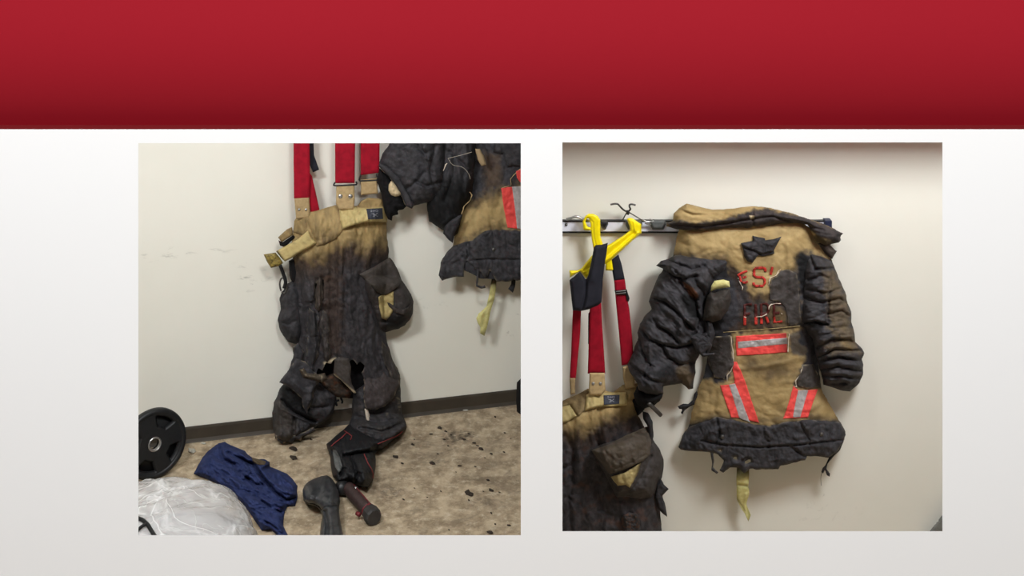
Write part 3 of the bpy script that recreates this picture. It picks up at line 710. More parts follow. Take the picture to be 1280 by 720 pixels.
    for (cx, cy) in ((903, 546), (1027, 543)):
        c = float(sample(hp, np.array([cx * 1.]), np.array([cy * 1.]))[0])
        lathe('snap', [(0, .004), (.004, .0035), (.0062, .0015), (.0066, -.002)], DARKSTEEL, r, facing(P3(cx, cy, c), (0, -1, .1)), 16)
    cloth('hem_shred', [(1055, 551), (1050, 563), (1040, 573), (1034.5, 580), (1033, 586), (1037.5, 592), (1037, 596), (1033.5, 594), (1031, 587), (1029, 592), (1026.5, 590), (1028, 585), (1032, 581), (1036, 572), (1046, 560)], GEAR, r, m=RM, base=.06, thick=.006, edge=2, h=.7, rough=.5, seed=49, paint=black(.4, 0, 7))
    tube('loose_thread', [P3(1027.5, 590, .06), P3(1026, 597, .06), P3(1026.5, 607, .055)], .0006, SOOTY, r)
    cloth('side_shred', [(871, 488), (868, 492), (866, 500), (860, 505), (854, 504.5), (847, 508), (849, 511), (853, 511.5), (851, 516), (853, 518), (856, 512.5), (863, 508), (868, 506), (872, 494)], GEAR, r, m=RM, base=.045, thick=.008, edge=3, h=.8, rough=.6, seed=51, paint=black(.5, 0, 8))
    cloth('drag_strap', [(921, 580), (937, 580), (935.5, 607), (936.7, 616), (933, 630), (938.5, 644), (935.5, 652), (931, 642), (926, 635), (921, 624.5), (920.5, 605)], LIME, r, m=RM, base=.05, thick=.005, edge=4, h=.9, rough=.35, seed=53, folds=[([(920, 606), (937, 608)], 2, -.006), ([(933, 618), (931, 640)], 2, .004)], sag=lambda px, py: .012 * np.sin((py - 580) / 14),
          paint=lambda px, py: dict(scorch=np.clip(smooth(604, 586, py) * .9 + .4 * online(px, py, [(920, 607), (937, 609)], 2.5, 1) + .4 * online(px, py, [(921, 622), (932, 642)], 1.6) + .5 * smooth(640, 652, py), 0, 1)))
    # reflective trim, each band with its own silver centre
    def trim(polys, seed, label):
        first = None
        for i, (poly, mat) in enumerate(polys):
            pn_ = lambda px, py: dict(scorch=np.clip(.9 * smooth(968, 986, px) * (py < 442) * (py > 410) + .35 * np.clip(fbm(px / 6, py / 6, 3, seed) * 2 - .3, 0, 1), 0, .85))
            c = cloth('silver_stripe' if mat is RFSIL else 'reflective_trim', poly, mat, first.obj if (first and mat is RFSIL) else r, m=RM, on=body, lift=.0012 + .0008 * (mat is RFSIL), thick=.001, edge=1, h=.8, rough=.35, seed=seed + i, paint=pn_, rim=.0008)
            if i == 0: first = c; c.obj['label'] = label
    trim([([(920, 420), (950, 418.5), (983, 416.3), (984, 440.5), (950, 443), (921, 444.8), (919.5, 430)], RFRED), ([(922, 427), (983.8, 422), (984.6, 430), (922.5, 435.6)], RFSIL)], 61, 'level trim band across the middle of the back')
    trim([([(917, 452.5), (921, 452), (927, 465), (932, 478), (941, 505), (949, 528.5), (924, 522.5), (914, 522), (906, 500), (900, 481.8), (912, 480.5), (918.5, 479), (917.5, 470), (915.5, 462)], RFRED), ([(911, 481), (919, 479.5), (929, 505), (937.5, 528), (924, 522.5), (917, 500)], RFSIL)], 71, 'slanting trim band at lower left')
    trim([([(991.7, 482.5), (998, 487.6), (1011, 487.6), (1022.5, 486.6), (1016, 504), (1010, 522), (979, 523.4), (986, 503)], RFRED), ([(997.5, 487.9), (1010.5, 487.9), (1006, 503), (1000.5, 521.6), (991, 522), (994, 504)], RFSIL)], 81, 'slanting trim band at lower right')
    # what is left of the red lettering
    def letter(lines, w, seed):
        first = None
        for i, l in enumerate(lines):
            c = stroke('letter' if first is None else 'letter_stroke', l, w, LETTER, r if first is None else first.obj, on=body, m=RM, lift=.0022, thick=.0012, rough=.3, seed=seed + i,
                       paint=lambda px, py: dict(scorch=.8 * smooth(.1, .45, fbm(px / 3, py / 3, 2, seed))))
            if first is None: first = c
    letter([[(957, 340), (956.4, 336), (954, 334.8), (945, 334.8), (942.6, 337), (942.6, 344), (945, 346.2), (953.5, 346.8), (956, 349.5), (956, 354.5), (953.5, 357.6), (944.5, 357.6), (942, 355.5), (942, 353)]], 3.3, 101)
    letter([[(922, 344.5), (928, 341), (934, 338.6)], [(924.6, 345), (926.5, 352.5)], [(928.5, 347.4), (933, 345.6)], [(928, 353), (931.5, 353.4), (934.8, 351.6)]], 2.8, 105)
    letter([[(965.6, 333.5), (964.6, 338), (963.4, 343.5)]], 3.0, 109)
    # second row: four block letters, charred above, red only at their feet
    def ghost(lines, w, seed):
        first = None
        for i, l in enumerate(lines):
            c = stroke('letter' if first is None else 'letter_stroke', l, w, LETTER, r if first is None else first.obj, on=body, m=RM, lift=.002, thick=.001, rough=.3, seed=seed + i,
                       paint=lambda px, py: dict(scorch=np.clip(smooth(399, 394, py + 2.5 * fbm(px / 4, py / 4, 2, seed)) + .6 * smooth(.1, .45, fbm(px / 3, py / 3, 2, seed)), 0, 1)))
            if first is None: first = c
    ghost([[(931, 406.5), (931, 381), (940, 380.4)], [(931, 392.5), (937.5, 392)]], 3.4, 201)
    ghost([[(945, 405.5), (944.6, 380)]], 3.4, 205)
    ghost([[(952, 405), (951.6, 380), (958, 379.6), (960.5, 382), (960.5, 389), (958, 392), (952.4, 392.6)], [(956.6, 392.6), (960.6, 404)]], 3.2, 209)
    ghost([[(978, 401.6), (968, 403), (967.4, 380), (977, 379.4)], [(968, 391.4), (974.6, 391)]], 3.4, 215)
    for i, l in enumerate(([(961, 356), (961.6, 351), (963, 347.5), (967.5, 345.4), (970, 344.5), (972.5, 341), (973, 338.5), (976, 337)], [(922.5, 347.5), (925.5, 354), (928.4, 359), (927.5, 363)], [(961, 387), (961.5, 383), (964, 380.6), (969, 379.5), (976, 379.5)], [(945, 396.2), (952, 396), (957, 393.5), (959, 392)],
                         [(930, 396), (933, 397)], [(914, 420.5), (914.6, 430), (916.5, 440), (917, 452)], [(986.5, 417), (985.4, 428), (985, 440)], [(1003, 456), (1001, 468), (994.5, 476), (996, 484), (993, 483)], [(917, 455), (913.5, 464), (908.5, 470), (909, 477)], [(977, 391), (977.6, 393)])):
        stroke('frayed_edge', l, [.6 + .9 * ((k * 7 + i * 3) % 3) / 2 for k in range(len(l))], CREAM, r, on=body, m=RM, lift=.003, thick=.0012, rough=.6, seed=140 + i)
    SEAM = plain('seam_thread', lin(176, 154, 110), .9)
    stroke('seam', [(904, 415.4), (940, 412.8), (975, 410), (1000, 407.6)], .9, SEAM, r, on=body, m=RM, lift=.002, seed=160)
    # ragged charred layers, each with a torn edge standing a little off the shell
    cloth('burnt_patch', [(888, 421), (914, 419), (915, 440), (917.5, 455), (911, 466), (905, 474), (893, 472), (886, 455), (884, 438)], GEAR, r, m=RM, on=body, lift=.002, thick=.003, edge=2, h=1.0, rough=.6, seed=171, fray=.5, wr=[(.0015, 5, 20, 1)], paint=lambda px, py: P_(.9, .5, 0))
    cloth('burnt_patch', [(1003, 456), (1016, 455), (1024, 470), (1026, 483), (1012, 486), (998, 483), (996, 474), (1001, 466)], GEAR, r, m=RM, on=body, lift=.002, thick=.003, edge=2, h=1.0, rough=.6, seed=173, fray=.5, wr=[(.0015, 5, 20, 1)], paint=lambda px, py: P_(.9, .5, 0))
    cloth('burnt_patch', [(962, 357), (964, 349), (971, 345), (976, 338), (986, 337), (996, 342), (1000, 375), (1001, 404), (986, 408), (982, 385), (972, 376), (962, 375)], GEAR, r, m=RM, on=body, lift=.001, thick=.002, edge=2, h=1.1, rough=.7, seed=175, fray=.2, wr=[(.0015, 6, 80, 1)], paint=lambda px, py: P_(.86, .7, 0))
    cloth('burnt_strip', [(884, 400), (890, 404), (894, 418), (890, 432), (884, 445), (880, 446), (881, 430), (876, 428), (874, 420), (882, 415)], GEAR, r, m=RM, base=.115, thick=.014, edge=4, h=1, rough=1, seed=177, wr=[(.006, 6, 40, 1.5)], back=.02, paint=black(.3, 0, 2))
    cloth('burnt_strip', [(862, 421), (872, 416), (886, 424), (890, 432), (880, 442), (893, 441), (893, 444), (878, 446), (870, 437)], GEAR, r, m=RM, base=.145, thick=.01, edge=4, h=1, rough=.8, seed=179, wr=[(.005, 6, 10, 1.5)], back=.02, paint=black(.1, 0, 12))
jacket_right()

# ---- trousers and braces
def mark_patch(parent, quad, m, on, lift, up, sc):
    """dark woven label: three small upright letters and a crossed emblem"""
    pc = cloth('label_patch', quad, PATCH, parent, m=m, on=on, lift=lift, thick=.0015, edge=1, h=.6, rough=0, seed=3, rim=.001)
    (ax, ay), (bx, by), (cx, cy), (dx, dy) = quad
    def uv(u, v):
        return ((ax * (1 - u) + bx * u) * (1 - v) + (dx * (1 - u) + cx * u) * v, (ay * (1 - u) + by * u) * (1 - v) + (dy * (1 - u) + cy * u) * v)
    s = 1 if up else -1
    def line(name, pts, w): stroke(name, [uv(.5 + s * (u - .5), .5 + s * (v - .5)) for u, v in pts], w, PATCHMARK, pc.obj, m=m, on=on, lift=lift + .0025, thick=.0006, h=.35, seed=5)
    for x0, g in ((.30, 'C'), (.46, 'M'), (.66, 'C')):
        if g == 'C': pts = [(x0 + .11, .72), (x0 + .03, .70), (x0, .77), (x0 + .03, .85), (x0 + .11, .83)]
        else: pts = [(x0, .86), (x0, .70), (x0 + .06, .80), (x0 + .12, .70), (x0 + .12, .86)]
        line('letter', pts, .6 * sc)
    line('emblem', [(.34, .22), (.62, .56)], .8 * sc); line('emblem', [(.60, .22), (.34, .56)], .8 * sc)
    line('emblem', [(.66, .24), (.54, .40), (.70, .54)], .7 * sc)

def rivet(parent, m, px, py, off, d, r=.0055):
    lathe('rivet', [(0, .003), (r * .5, .0027), (r * .9, .0012), (r, -.002)], STEEL, parent, facing(pt(m, px, py, off), d), 18)

def trousers_right():
    r = empty('turnout_trousers', P3(755, 664, .03), 'scorched turnout trousers hanging by red braces from the yellow hanger', 'trousers')
    def paint(px, py):
        n = fbm(px / 16, py / 16, 4, 3)
        e = np.interp(px, [668, 700, 730, 760, 790, 800], [525, 532, 540, 522, 516, 512])
        sc = smooth(e - 14, e + 14, py + 10 * n); ch = smooth(e + 2, e + 34, py + 12 * n)
        return P_(.78 * ch, np.clip(sc + .25 * np.clip(n, 0, 1), 0, 1), .7 * smooth(.1, .5, fbm(px / 20, py / 20, 3, 9)) * smooth(600, 640, py), .25 * smooth(.1, .5, fbm(px / 15, py / 15, 3, 19)) * ch)
    body = cloth('body', [(668, 512), (690, 507), (704, 501), (720, 494), (734, 486), (750, 487), (768, 490.6), (777, 482), (797, 479), (799, 500), (797, 518), (806, 535), (812, 560), (820, 590), (824, 620), (826, 650), (828, 672), (829, 730), (825, 760), (670, 760)], GEAR, r, m=RM, base=.03, thick=.07, edge=40, h=1.5, rough=.6, seed=13,
                 wr=[(.008, 22, 85, 3.), (.004, 9, 80, 2.6), (.0012, 5, 0, 1)], laps=(8, .8), folds=[([(706, 545), (716, 560), (712, 620), (716, 680)], 4, -.012), ([(724, 520), (722, 560), (728, 600)], 6, .012), ([(748, 512), (742, 535), (750, 560)], 4, -.010), ([(764, 512), (756, 540), (760, 560)], 5, .012), ([(790, 505), (788, 530)], 5, .008), ([(705, 585), (716, 578), (718, 570)], 2.5, -.010), ([(745, 600), (756, 640), (748, 680)], 6, -.012), ([(778, 630), (784, 664)], 3, .01)], paint=paint)
    # waist belt
    belt = cloth('belt', [(733, 493), (738, 491.5), (783, 490), (784, 506.5), (770, 508), (748, 509), (731, 513.5)], BELT, r, m=RM, on=body, lift=.008, thick=.010, edge=3, h=.9, rough=.15, seed=15, back=.006, paint=lambda px, py: dict(scorch=.25 * smooth(.0, .6, fbm(px / 12, py / 12, 3, 3))))
    mark_patch(r, [(754.5, 494), (774.5, 493.4), (774, 504.6), (755, 506)], RM, belt, .002, False, 1)
    cloth('belt', [(690, 514), (703.8, 508), (712, 506), (721, 520), (710, 527), (703, 529), (688, 536)], BELT, r, m=RM, on=body, lift=.006, thick=.008, edge=3, h=1, rough=.15, seed=17, paint=lambda px, py: dict(scorch=.2 + 0 * px))
    cloth('waistband', [(703, 501), (720, 493.5), (735, 486.5), (738, 491), (733, 494), (731, 513), (724, 520), (719, 515), (712, 505.5), (703, 508)], GEAR, r, m=RM, on=body, lift=.004, thick=.006, edge=4, h=1.1, rough=.3, seed=19, wr=[(.002, 8, 60, 1)], paint=lambda px, py: P_(0, .55 + .3 * fbm(px / 8, py / 8, 3, 2)))
    cloth('waistband', [(766, 491), (778, 481), (797, 479), (800, 492), (797, 498), (785, 500), (784, 491)], GEAR, r, m=RM, on=body, lift=.004, thick=.008, edge=4, h=1.1, rough=.4, seed=20, wr=[(.003, 7, 30, 1)], paint=lambda px, py: P_(0, .25 + .4 * fbm(px / 8, py / 8, 3, 2)))
    # pocket
    pk = cloth('pocket', [(739, 563), (750, 556), (770, 550), (790, 543), (812, 540), (818, 552), (825, 562), (829.6, 574), (829, 588), (827.5, 597), (822, 612), (814, 622), (800, 624), (784, 621), (771, 622), (766, 612), (757, 594)], GEAR, r, m=RM, on=body, lift=.003, thick=.055, edge=14, h=1.2, rough=.5, seed=21, back=.03, wr=[(.004, 12, 20, 1.5), (.002, 6, 50, 1)], folds=[([(768, 618), (790, 612), (806, 590), (814, 570)], 1.6, -.008), ([(815, 560), (818, 585), (806, 610)], 4, .008)], paint=lambda px, py: P_(.82, .8, .15 * smooth(.2, .6, fbm(px / 9, py / 9, 2, 4))))
    cloth('pocket_lining', [(763.5, 596), (780, 591), (801.4, 578), (799, 588), (794, 598), (787, 610), (782, 606), (772, 607)], BELT, r, m=RM, on=pk, lift=.004, thick=.004, edge=3, h=.9, rough=.5, seed=22, paint=lambda px, py: dict(scorch=.25 + .3 * fbm(px / 6, py / 6, 3, 3) + .6 * online(px, py, [(790, 612), (797, 596), (801, 580)], 3)))
    cloth('pocket_flap', [(739, 562.6), (760, 556), (780, 545), (792, 540), (801, 536), (808.7, 533), (813, 540), (814.5, 553), (812, 569), (804, 576), (790, 583), (774, 589), (762, 592.8), (752, 580)], GEAR, r, m=RM, on=pk, lift=.016, thick=.010, edge=6, h=1.1, rough=.25, seed=24, wr=[(.0025, 12, 30, 2)], folds=[([(741, 562.5), (780, 549), (808, 537)], 1, -.003), ([(765, 588), (790, 578), (808, 568)], 1.2, -.004)], paint=lambda px, py: P_(.80, .35))
    cloth('side_loop', [(803, 514), (810, 516), (816, 527), (817, 545), (815, 556), (810, 548), (809, 532), (804, 524)], GEAR, r, m=RM, base=.06, thick=.012, edge=3, h=.9, rough=.4, seed=25, paint=black(.2, 0, 2))
    cloth('side_shred', [(826, 598), (830, 606), (836, 611), (831, 616), (828, 620), (832, 634), (834, 646), (829, 643), (823, 636), (818, 622), (820, 606)], GEAR, r, m=RM, base=.05, thick=.015, edge=3, h=.9, rough=1, seed=26, wr=[(.004, 6, 60, 1)], paint=black(.3, 0, 4))
    cloth('thigh_fray', [(776, 648), (786, 640), (796, 642), (800, 652), (798, 664), (790, 676), (778, 672)], GEAR, r, m=RM, on=body, lift=.004, thick=.006, edge=3, h=.9, rough=1.5, seed=27, wr=[(.005, 4, 30, 1.5)], paint=lambda px, py: P_(.8, .9, .3, .4 * smooth(.0, .4, fbm(px / 3, py / 3, 2, 4))))
    cloth('waist_dark', [(784, 500), (800, 489), (806, 512), (797, 520), (792, 512)], SOOTY, r, m=RM, base=.03, thick=.03, edge=6, h=1.2, rough=.6, seed=28)  # dark patch at the right of the waist
    # braces
    cloth('back_pad', [(711.8, 350), (717, 346), (725, 339), (729.5, 345), (732.5, 350.5), (735, 345), (738, 332), (742.5, 309), (744, 306.6), (752, 305.6), (759.8, 303.6), (758, 318), (756, 330), (753.5, 350), (752, 378), (747, 382), (735, 387), (725, 389), (716, 388), (714, 370)], BLACKWEB, r, m=RM, base=.128, thick=.014, edge=4, h=1, rough=.15, seed=32, folds=[([(733, 350), (732, 370), (728, 386)], 1.6, -.009), ([(744, 310), (740, 350)], 4, .004)], back=.008)
    cloth('brace_end', [(764, 325), (773, 318), (777, 330), (781, 349.5), (767.5, 351.5), (765, 336)], BLACKWEB, r, m=RM, base=.055, thick=.006, edge=3, h=1, rough=.1, seed=33)
    def brace(poly, seed, base, lab):
        c = cloth('brace', poly, REDWEB, r, m=RM, base=base, thick=.005, edge=3, h=1, rough=.12, seed=seed, label=lab); return c
    a = brace([(767.3, 350), (781, 348.5), (783, 365), (786.5, 385), (789.5, 412), (792.5, 453), (784, 456), (777, 457), (774, 420), (770.5, 385)], 34, .055, 'red brace on the right')
    b = cloth('adjuster', [(768, 363), (783.5, 361.6), (785, 367), (787, 373), (786, 377), (783.5, 376), (782.5, 368.5), (770, 368.8)], BLACKP, r, m=RM, on=a, lift=.003, thick=.004, edge=1.5, h=.7, rough=0, seed=35)
    for y in (364.4, 367): stroke('adjuster_bar', [(770, y), (782.6, y - 1.2)], .9, STEEL, b.obj, m=RM, on=b, lift=.001, seed=36)
    brace([(737.5, 374), (751, 372), (753, 410), (755, 440), (756.6, 467), (734.6, 467), (735.8, 430), (736.6, 410)], 37, .075, 'red brace in the middle')
    cloth('brace_edge', [(735.4, 392), (738, 388), (737, 430), (735, 430)], BLACKWEB, r, m=RM, base=.07, thick=.003, edge=1, h=.7, rough=.1, seed=38)  # narrow dark strip along the middle brace's left edge
    brace([(716.4, 376), (727, 376), (725, 420), (719.8, 473), (712, 474), (714, 440)], 39, .07, 'narrow red brace on the left')
    tb = cloth('brace_tab', [(737, 466), (755.6, 466), (757, 488), (752, 494), (737, 494), (736, 488)], TAB, r, m=RM, base=.085, thick=.006, edge=2, h=.8, rough=.15, seed=40, paint=lambda px, py: dict(scorch=.2 * smooth(.1, .6, fbm(px / 7, py / 7, 2, 2))))
    for x in (741.6, 750.6): rivet(tb.obj, RM, x, 479.5, .093, (0, -1, .1))
    cloth('brace_tab', [(712, 472), (719.5, 472), (718.6, 481), (719, 492), (713, 494), (712.6, 484)], TAB, r, m=RM, base=.07, thick=.005, edge=2, h=.8, rough=.3, seed=41, paint=lambda px, py: dict(scorch=.35 + 0 * px))
    cloth('brace_tab', [(778, 459), (784, 457), (790, 456), (793, 470), (794, 484), (782, 486), (779, 474)], TAB, r, m=RM, base=.07, thick=.006, edge=2, h=.8, rough=.25, seed=42, paint=lambda px, py: dict(scorch=.25 + 0 * px))
trousers_right()

# ---- grey board leaning in the corner
o = cloth('grey_board', [(1155, 673.5), (1179, 642), (1215, 598), (1250, 640), (1224, 707), (1180, 707)], GREYB, None, m=RM, base=.03, thick=.004, edge=1, h=3, rough=0, back=.02).obj
tag(o, 'corner of a plain grey board leaning on the white wall at lower right', 'board')
# ================================================================== left bay
LM = wall_left_map
def Q3(px, py, off): return pt(LM, px, py, off)
LD = (-WN[0], -WN[1], .1)

def trousers_left():
    r = empty('turnout_trousers', Q3(430, 560, .06), 'burnt turnout trousers hanging above the concrete floor, both legs torn open at the knees', 'trousers')
    r.location.z = 0.0
    # dark insides seen through the torn shell
    cloth('inner_lining', [(385, 440), (470, 440), (470, 480), (452, 498), (436, 498), (420, 496), (400, 500), (385, 480)], SOOTY, r, m=LM, base=.04, thick=.02, edge=8, h=1.6, rough=.8, seed=2, wr=[(.005, 10, 30, 1)])
    cloth('thermal_lining', [(400, 474), (417, 466), (428, 478), (440, 489), (437, 497), (426, 497), (416, 495), (404, 486)], GEAR, r, m=LM, base=.075, thick=.02, edge=5, h=1.1, rough=.8, seed=4, wr=[(.005, 7, 30, 1)], paint=lambda px, py: P_(.3, .95, .2, .5 * smooth(-.1, .4, fbm(px / 6, py / 6, 3, 4))))
    cloth('inner_lining', [(374, 340), (400, 330), (440, 330), (474, 340), (474, 400), (478, 440), (484, 476), (470, 490), (455, 470), (430, 458), (400, 468), (380, 460), (376, 400)], SOOTY, r, m=LM, base=.06, thick=.012, edge=20, h=2.5, rough=.5, seed=3)
    # legs
    def pl(px, py):
        d = black(0, 0, 8)(px, py)
        d['soot_and_gaps'] = np.clip(d['soot_and_gaps'] + inpoly(px, py, [(352, 480), (368, 488), (380, 504), (394, 525), (390, 529), (364, 514), (352, 500)], 3, 2, 3), 0, 1)  # added patch paints the dark inside the leg's opening
        d['char'] = d['char'] - .10 * inpoly(px, py, [(342, 502), (352, 498), (362, 516), (372, 530), (366, 552), (342, 552)], 4, 4, 6)
        d['scorch'] = .6 + 0 * px; return d
    leg = cloth('leg', [(354, 480), (368, 470), (392, 474), (410, 484), (421, 494), (419, 506), (416, 518), (404, 528), (393, 536), (383, 541), (373, 545), (366, 549), (359, 551), (351, 551), (344, 548), (342, 538), (340.5, 520), (342, 503), (348, 490)], GEAR, r, m=LM, puff=True, base=.05, thick=.065, edge=18, h=1.2, rough=1.3, seed=6, floor=True,
                wr=[(.008, 14, 55, 2.6), (.005, 7, 65, 2.2), (.002, 4, 0, 1)], cells=(10, .010), laps=(7, 1.0), folds=[([(352, 500), (366, 514), (382, 522), (394, 527)], 2, -.02), ([(354, 512), (370, 520), (392, 530)], 1.6, .012), ([(368, 524), (368, 548)], 2.5, -.016), ([(350, 500), (350, 545)], 3, .01), ([(395, 532), (410, 520), (417, 508)], 2, .012), ([(380, 510), (410, 508)], 2, -.010), ([(380, 545), (388, 536), (396, 534)], 2, -.01)], paint=pl, label='torn leg on the left')
    def pr(px, py):
        d = black(.05, 0, 18)(px, py); d['scorch'] = .3 + 0 * px
        d['cream'] = .22 * smooth(.25, .6, fbm(px / 9, py / 5, 3, 7)) * inpoly(px, py, [(484, 495), (503, 486), (504, 520), (480, 520)], 6, 3, 2)
        return d
    leg2 = cloth('leg', [(441, 490), (455, 480), (480, 484), (500, 478), (501, 500), (502.5, 517), (507, 527), (508.5, 533), (504, 541), (492, 548), (480, 556), (470, 552), (455, 548), (440, 542), (434, 534), (440, 520), (440, 508)], GEAR, r, m=LM, puff=True, base=.05, thick=.08, edge=22, h=1.2, rough=.6, seed=8, floor=True,
                 wr=[(.007, 14, 10, 1.8), (.004, 7, 30, 1.5)], folds=[([(445, 548), (470, 552), (490, 546), (508, 531)], 3, .012), ([(446, 520), (470, 528), (498, 524)], 2.5, -.010), ([(450, 535), (478, 540), (504, 528)], 2, -.012)], paint=pr, label='torn leg on the right')
    # inner liner of that leg slumped on the floor
    ln = cloth('leg_liner', [(436, 530), (450, 534), (470, 544), (490, 541), (506, 532), (504, 541), (492, 550), (478, 561), (472, 562), (469, 568), (469.5, 578), (468.5, 590), (466, 601), (461, 609), (454, 609), (446, 606), (436, 602), (428, 604), (422, 603), (416, 596), (414, 585), (413, 572), (409, 560), (408, 555), (416, 548), (428, 538)], LINER, r, m=LM, puff=True, base=.10, thick=.07, edge=16, h=1.1, rough=.6, seed=10, floor=True,
               wr=[(.008, 13, 65, 2.4), (.004, 7, 70, 2)], cells=(9, .010), laps=(7, 1.0), folds=[([(416, 564), (424, 572), (428, 584), (426, 594)], 2.5, -.015), ([(430, 570), (446, 566), (470, 562)], 2.5, -.02), ([(440, 572), (446, 590), (444, 604)], 2, -.018), ([(450, 575), (455, 600)], 3.5, .014), ([(460, 572), (466, 592)], 2.5, .008)])
    cloth('liner_opening', [(416, 562), (420, 563), (424.5, 571), (427.5, 582), (426.5, 589), (423.5, 591), (419, 584), (417, 574)], plain('grey_lining', lin(104, 104, 102), .8), r, m=LM, on=ln, floor=True, lift=.003, thick=.002, edge=2, h=.8, rough=.2, seed=12)
    for i, l in enumerate(([(455, 567), (457.5, 573), (460, 579), (464.5, 586), (466.5, 592), (466.3, 598)], [(413.5, 558), (419, 553), (427, 547), (434, 540)], [(430, 538), (440, 545), (438, 550)], [(472, 555), (484, 550), (496, 545), (504, 539)])):
        stroke('piping', l, 1.1, PIPING, r, on=ln, m=LM, lift=.004, thick=.002, seed=50 + i, floor=True)
    # shell
    def paint(px, py):
        n = fbm(px / 14, py / 14, 4, 3); n2 = fbm(px / 8, py / 20, 3, 13)
        e = np.interp(px, [340, 370, 400, 420, 440, 460, 486], [322, 318, 322, 312, 300, 312, 300])
        sc = smooth(e - 22, e + 18, py + 14 * n); ch = smooth(e + 4, e + 44, py + 14 * n)
        br = .75 * inpoly(px, py, [(398, 345), (428, 340), (428, 445), (402, 440)], 8, 8, 5)
        return P_(np.clip(.85 * ch - br * .6, 0, 1), np.clip(sc + .3 * np.clip(n2 * 1.5, 0, 1) + .35 * online(px, py, [(421, 310), (421, 360)], 4), 0, 1), .6 * smooth(.15, .6, fbm(px / 12, py / 14, 3, 8)) * ch, .07 * br,
                  .8 * (online(px, py, [(406, 454), (419, 449)], 1.6)))
    shell = [(368, 275), (374, 268), (395, 263), (423, 256), (447, 257), (460, 254), (480, 250), (484, 262), (483, 285), (486, 315), (484, 345), (480, 380), (482, 416), (485, 432), (492, 452), (500, 468), (500, 482), (498, 490), (489, 502), (475, 510), (458, 511), (456, 500), (454, 488), (457, 476), (452, 466), (456, 457), (450, 452), (446, 456), (441, 449), (436, 452.5), (429, 447), (424, 451), (419, 448), (414, 455), (407, 453), (403, 463), (398, 460), (394, 471), (388, 464), (384, 475), (378, 466), (374, 472), (372, 452), (372, 430), (368, 400), (366, 370), (368, 340), (366, 320), (365, 300)]
    folds = [([(396, 350), (394, 375), (397, 390)], 1.6, -.03), ([(403, 348), (402, 375), (404, 388)], 1.4, -.025), ([(386, 386), (387, 420), (386, 460)], 1.6, -.022), ([(392, 390), (394, 430), (390, 462)], 2.2, .018), ([(421, 300), (421, 340), (421, 430), (424, 448)], 1.4, -.010), ([(426, 300), (427, 340), (428, 380)], 2.5, .006), ([(442, 290), (437, 315), (434, 350)], 5, .014),
             ([(456, 296), (452, 320)], 4, -.008), ([(474, 288), (466, 310), (458, 330)], 4, .010), ([(452, 350), (462, 372), (470, 395), (478, 412)], 4, -.020), ([(434, 360), (440, 400), (448, 440)], 5, .008), ([(410, 330), (408, 345), (410, 400)], 4, .006), ([(480, 430), (488, 455), (496, 472)], 1.8, -.016), ([(476, 434), (482, 460), (490, 478)], 2, .008), ([(376, 330), (378, 380), (376, 420)], 3, -.012), ([(400, 390), (404, 420), (408, 446)], 3, .008), ([(420, 390), (416, 425)], 3, -.006)]
    body = cloth('shell', shell, GEAR, r, m=LM, fray=.14, fall=[(368, 275), (374, 262), (395, 255), (423, 250), (447, 250), (460, 248), (480, 246), (486, 262), (484, 285), (487, 315), (485, 345), (481, 380), (483, 416), (486, 432), (493, 452), (502, 468), (510, 500), (515, 580), (350, 580), (360, 520), (368, 470), (371, 430), (367, 400), (365, 370), (367, 340), (365, 320), (364, 300)], base=.055, thick=.085, edge=34, h=1.2, rough=1.0, seed=14, wr=[(.013, 20, 88, 3.6), (.007, 8, 82, 3.0), (.002, 4.5, 60, 1.4)], laps=(8, .9), folds=folds, paint=paint, holes=[[(394.5, 354), (397, 352), (397.4, 368), (396, 382), (394, 378)], [(401.6, 350), (405, 348), (404, 362), (404.4, 376), (402, 374)]])
    cloth('torn_strip', [(396, 352), (400, 346), (403, 350), (404, 362), (403, 376), (401, 386), (398, 390), (394, 384), (394, 370)], GEAR, r, m=LM, on=body, lift=.005, thick=.012, edge=3, h=.9, rough=1.2, seed=17, wr=[(.004, 6, 85, 2)], paint=lambda px, py: P_(.55, .9), fray=.1)
    cloth('torn_strip', [(386, 384), (390, 388), (396, 392), (400, 400), (398, 412), (400, 424), (398, 438), (394, 452), (388, 464), (383, 462), (384, 440), (383, 420), (385, 400)], GEAR, r, m=LM, on=body, fray=.12, lift=.006, thick=.012, edge=4, h=.9, rough=1.4, seed=16, wr=[(.005, 7, 85, 2)], paint=black(0, 0, 3))
    for poly, sd_ in (([(477, 426), (484, 434), (490, 449), (497, 464), (501, 474), (495, 478), (488, 469), (481, 456), (476, 441)], 101), ([(403, 386), (409, 394), (412, 410), (410, 428), (414, 444), (409, 454), (404, 441), (402, 420), (400, 402)], 103)):
        cloth('torn_strip', poly, GEAR, r, m=LM, on=body, fray=.12, lift=.005, thick=.010, edge=4, h=.9, rough=1.3, seed=sd_, wr=[(.005, 8, 80, 2)], paint=lambda px, py: P_(.75, .9))
    cloth('torn_strip', [(366, 434), (373, 428), (380, 440), (377, 456), (381, 468), (375, 476), (368, 466), (362, 460), (366, 448)], GEAR, r, m=LM, fray=.15, base=.12, thick=.012, back=.006, edge=4, h=.9, rough=1.3, seed=105, wr=[(.005, 8, 80, 2)], paint=black(0, 0, 71))
    cloth('leg_fringe', [(344, 543), (352, 546), (360, 547), (370, 543), (380, 540), (392, 534), (394, 538), (386, 544), (378, 546), (376, 551), (369, 549), (365, 554), (359, 552), (353, 555), (346, 551)], GEAR, r, m=LM, fray=.4, floor=True, base=.125, thick=.012, back=.006, edge=3, h=.9, rough=1.4, seed=107, wr=[(.004, 5, 70, 1.5)], paint=black(0, 0, 73))
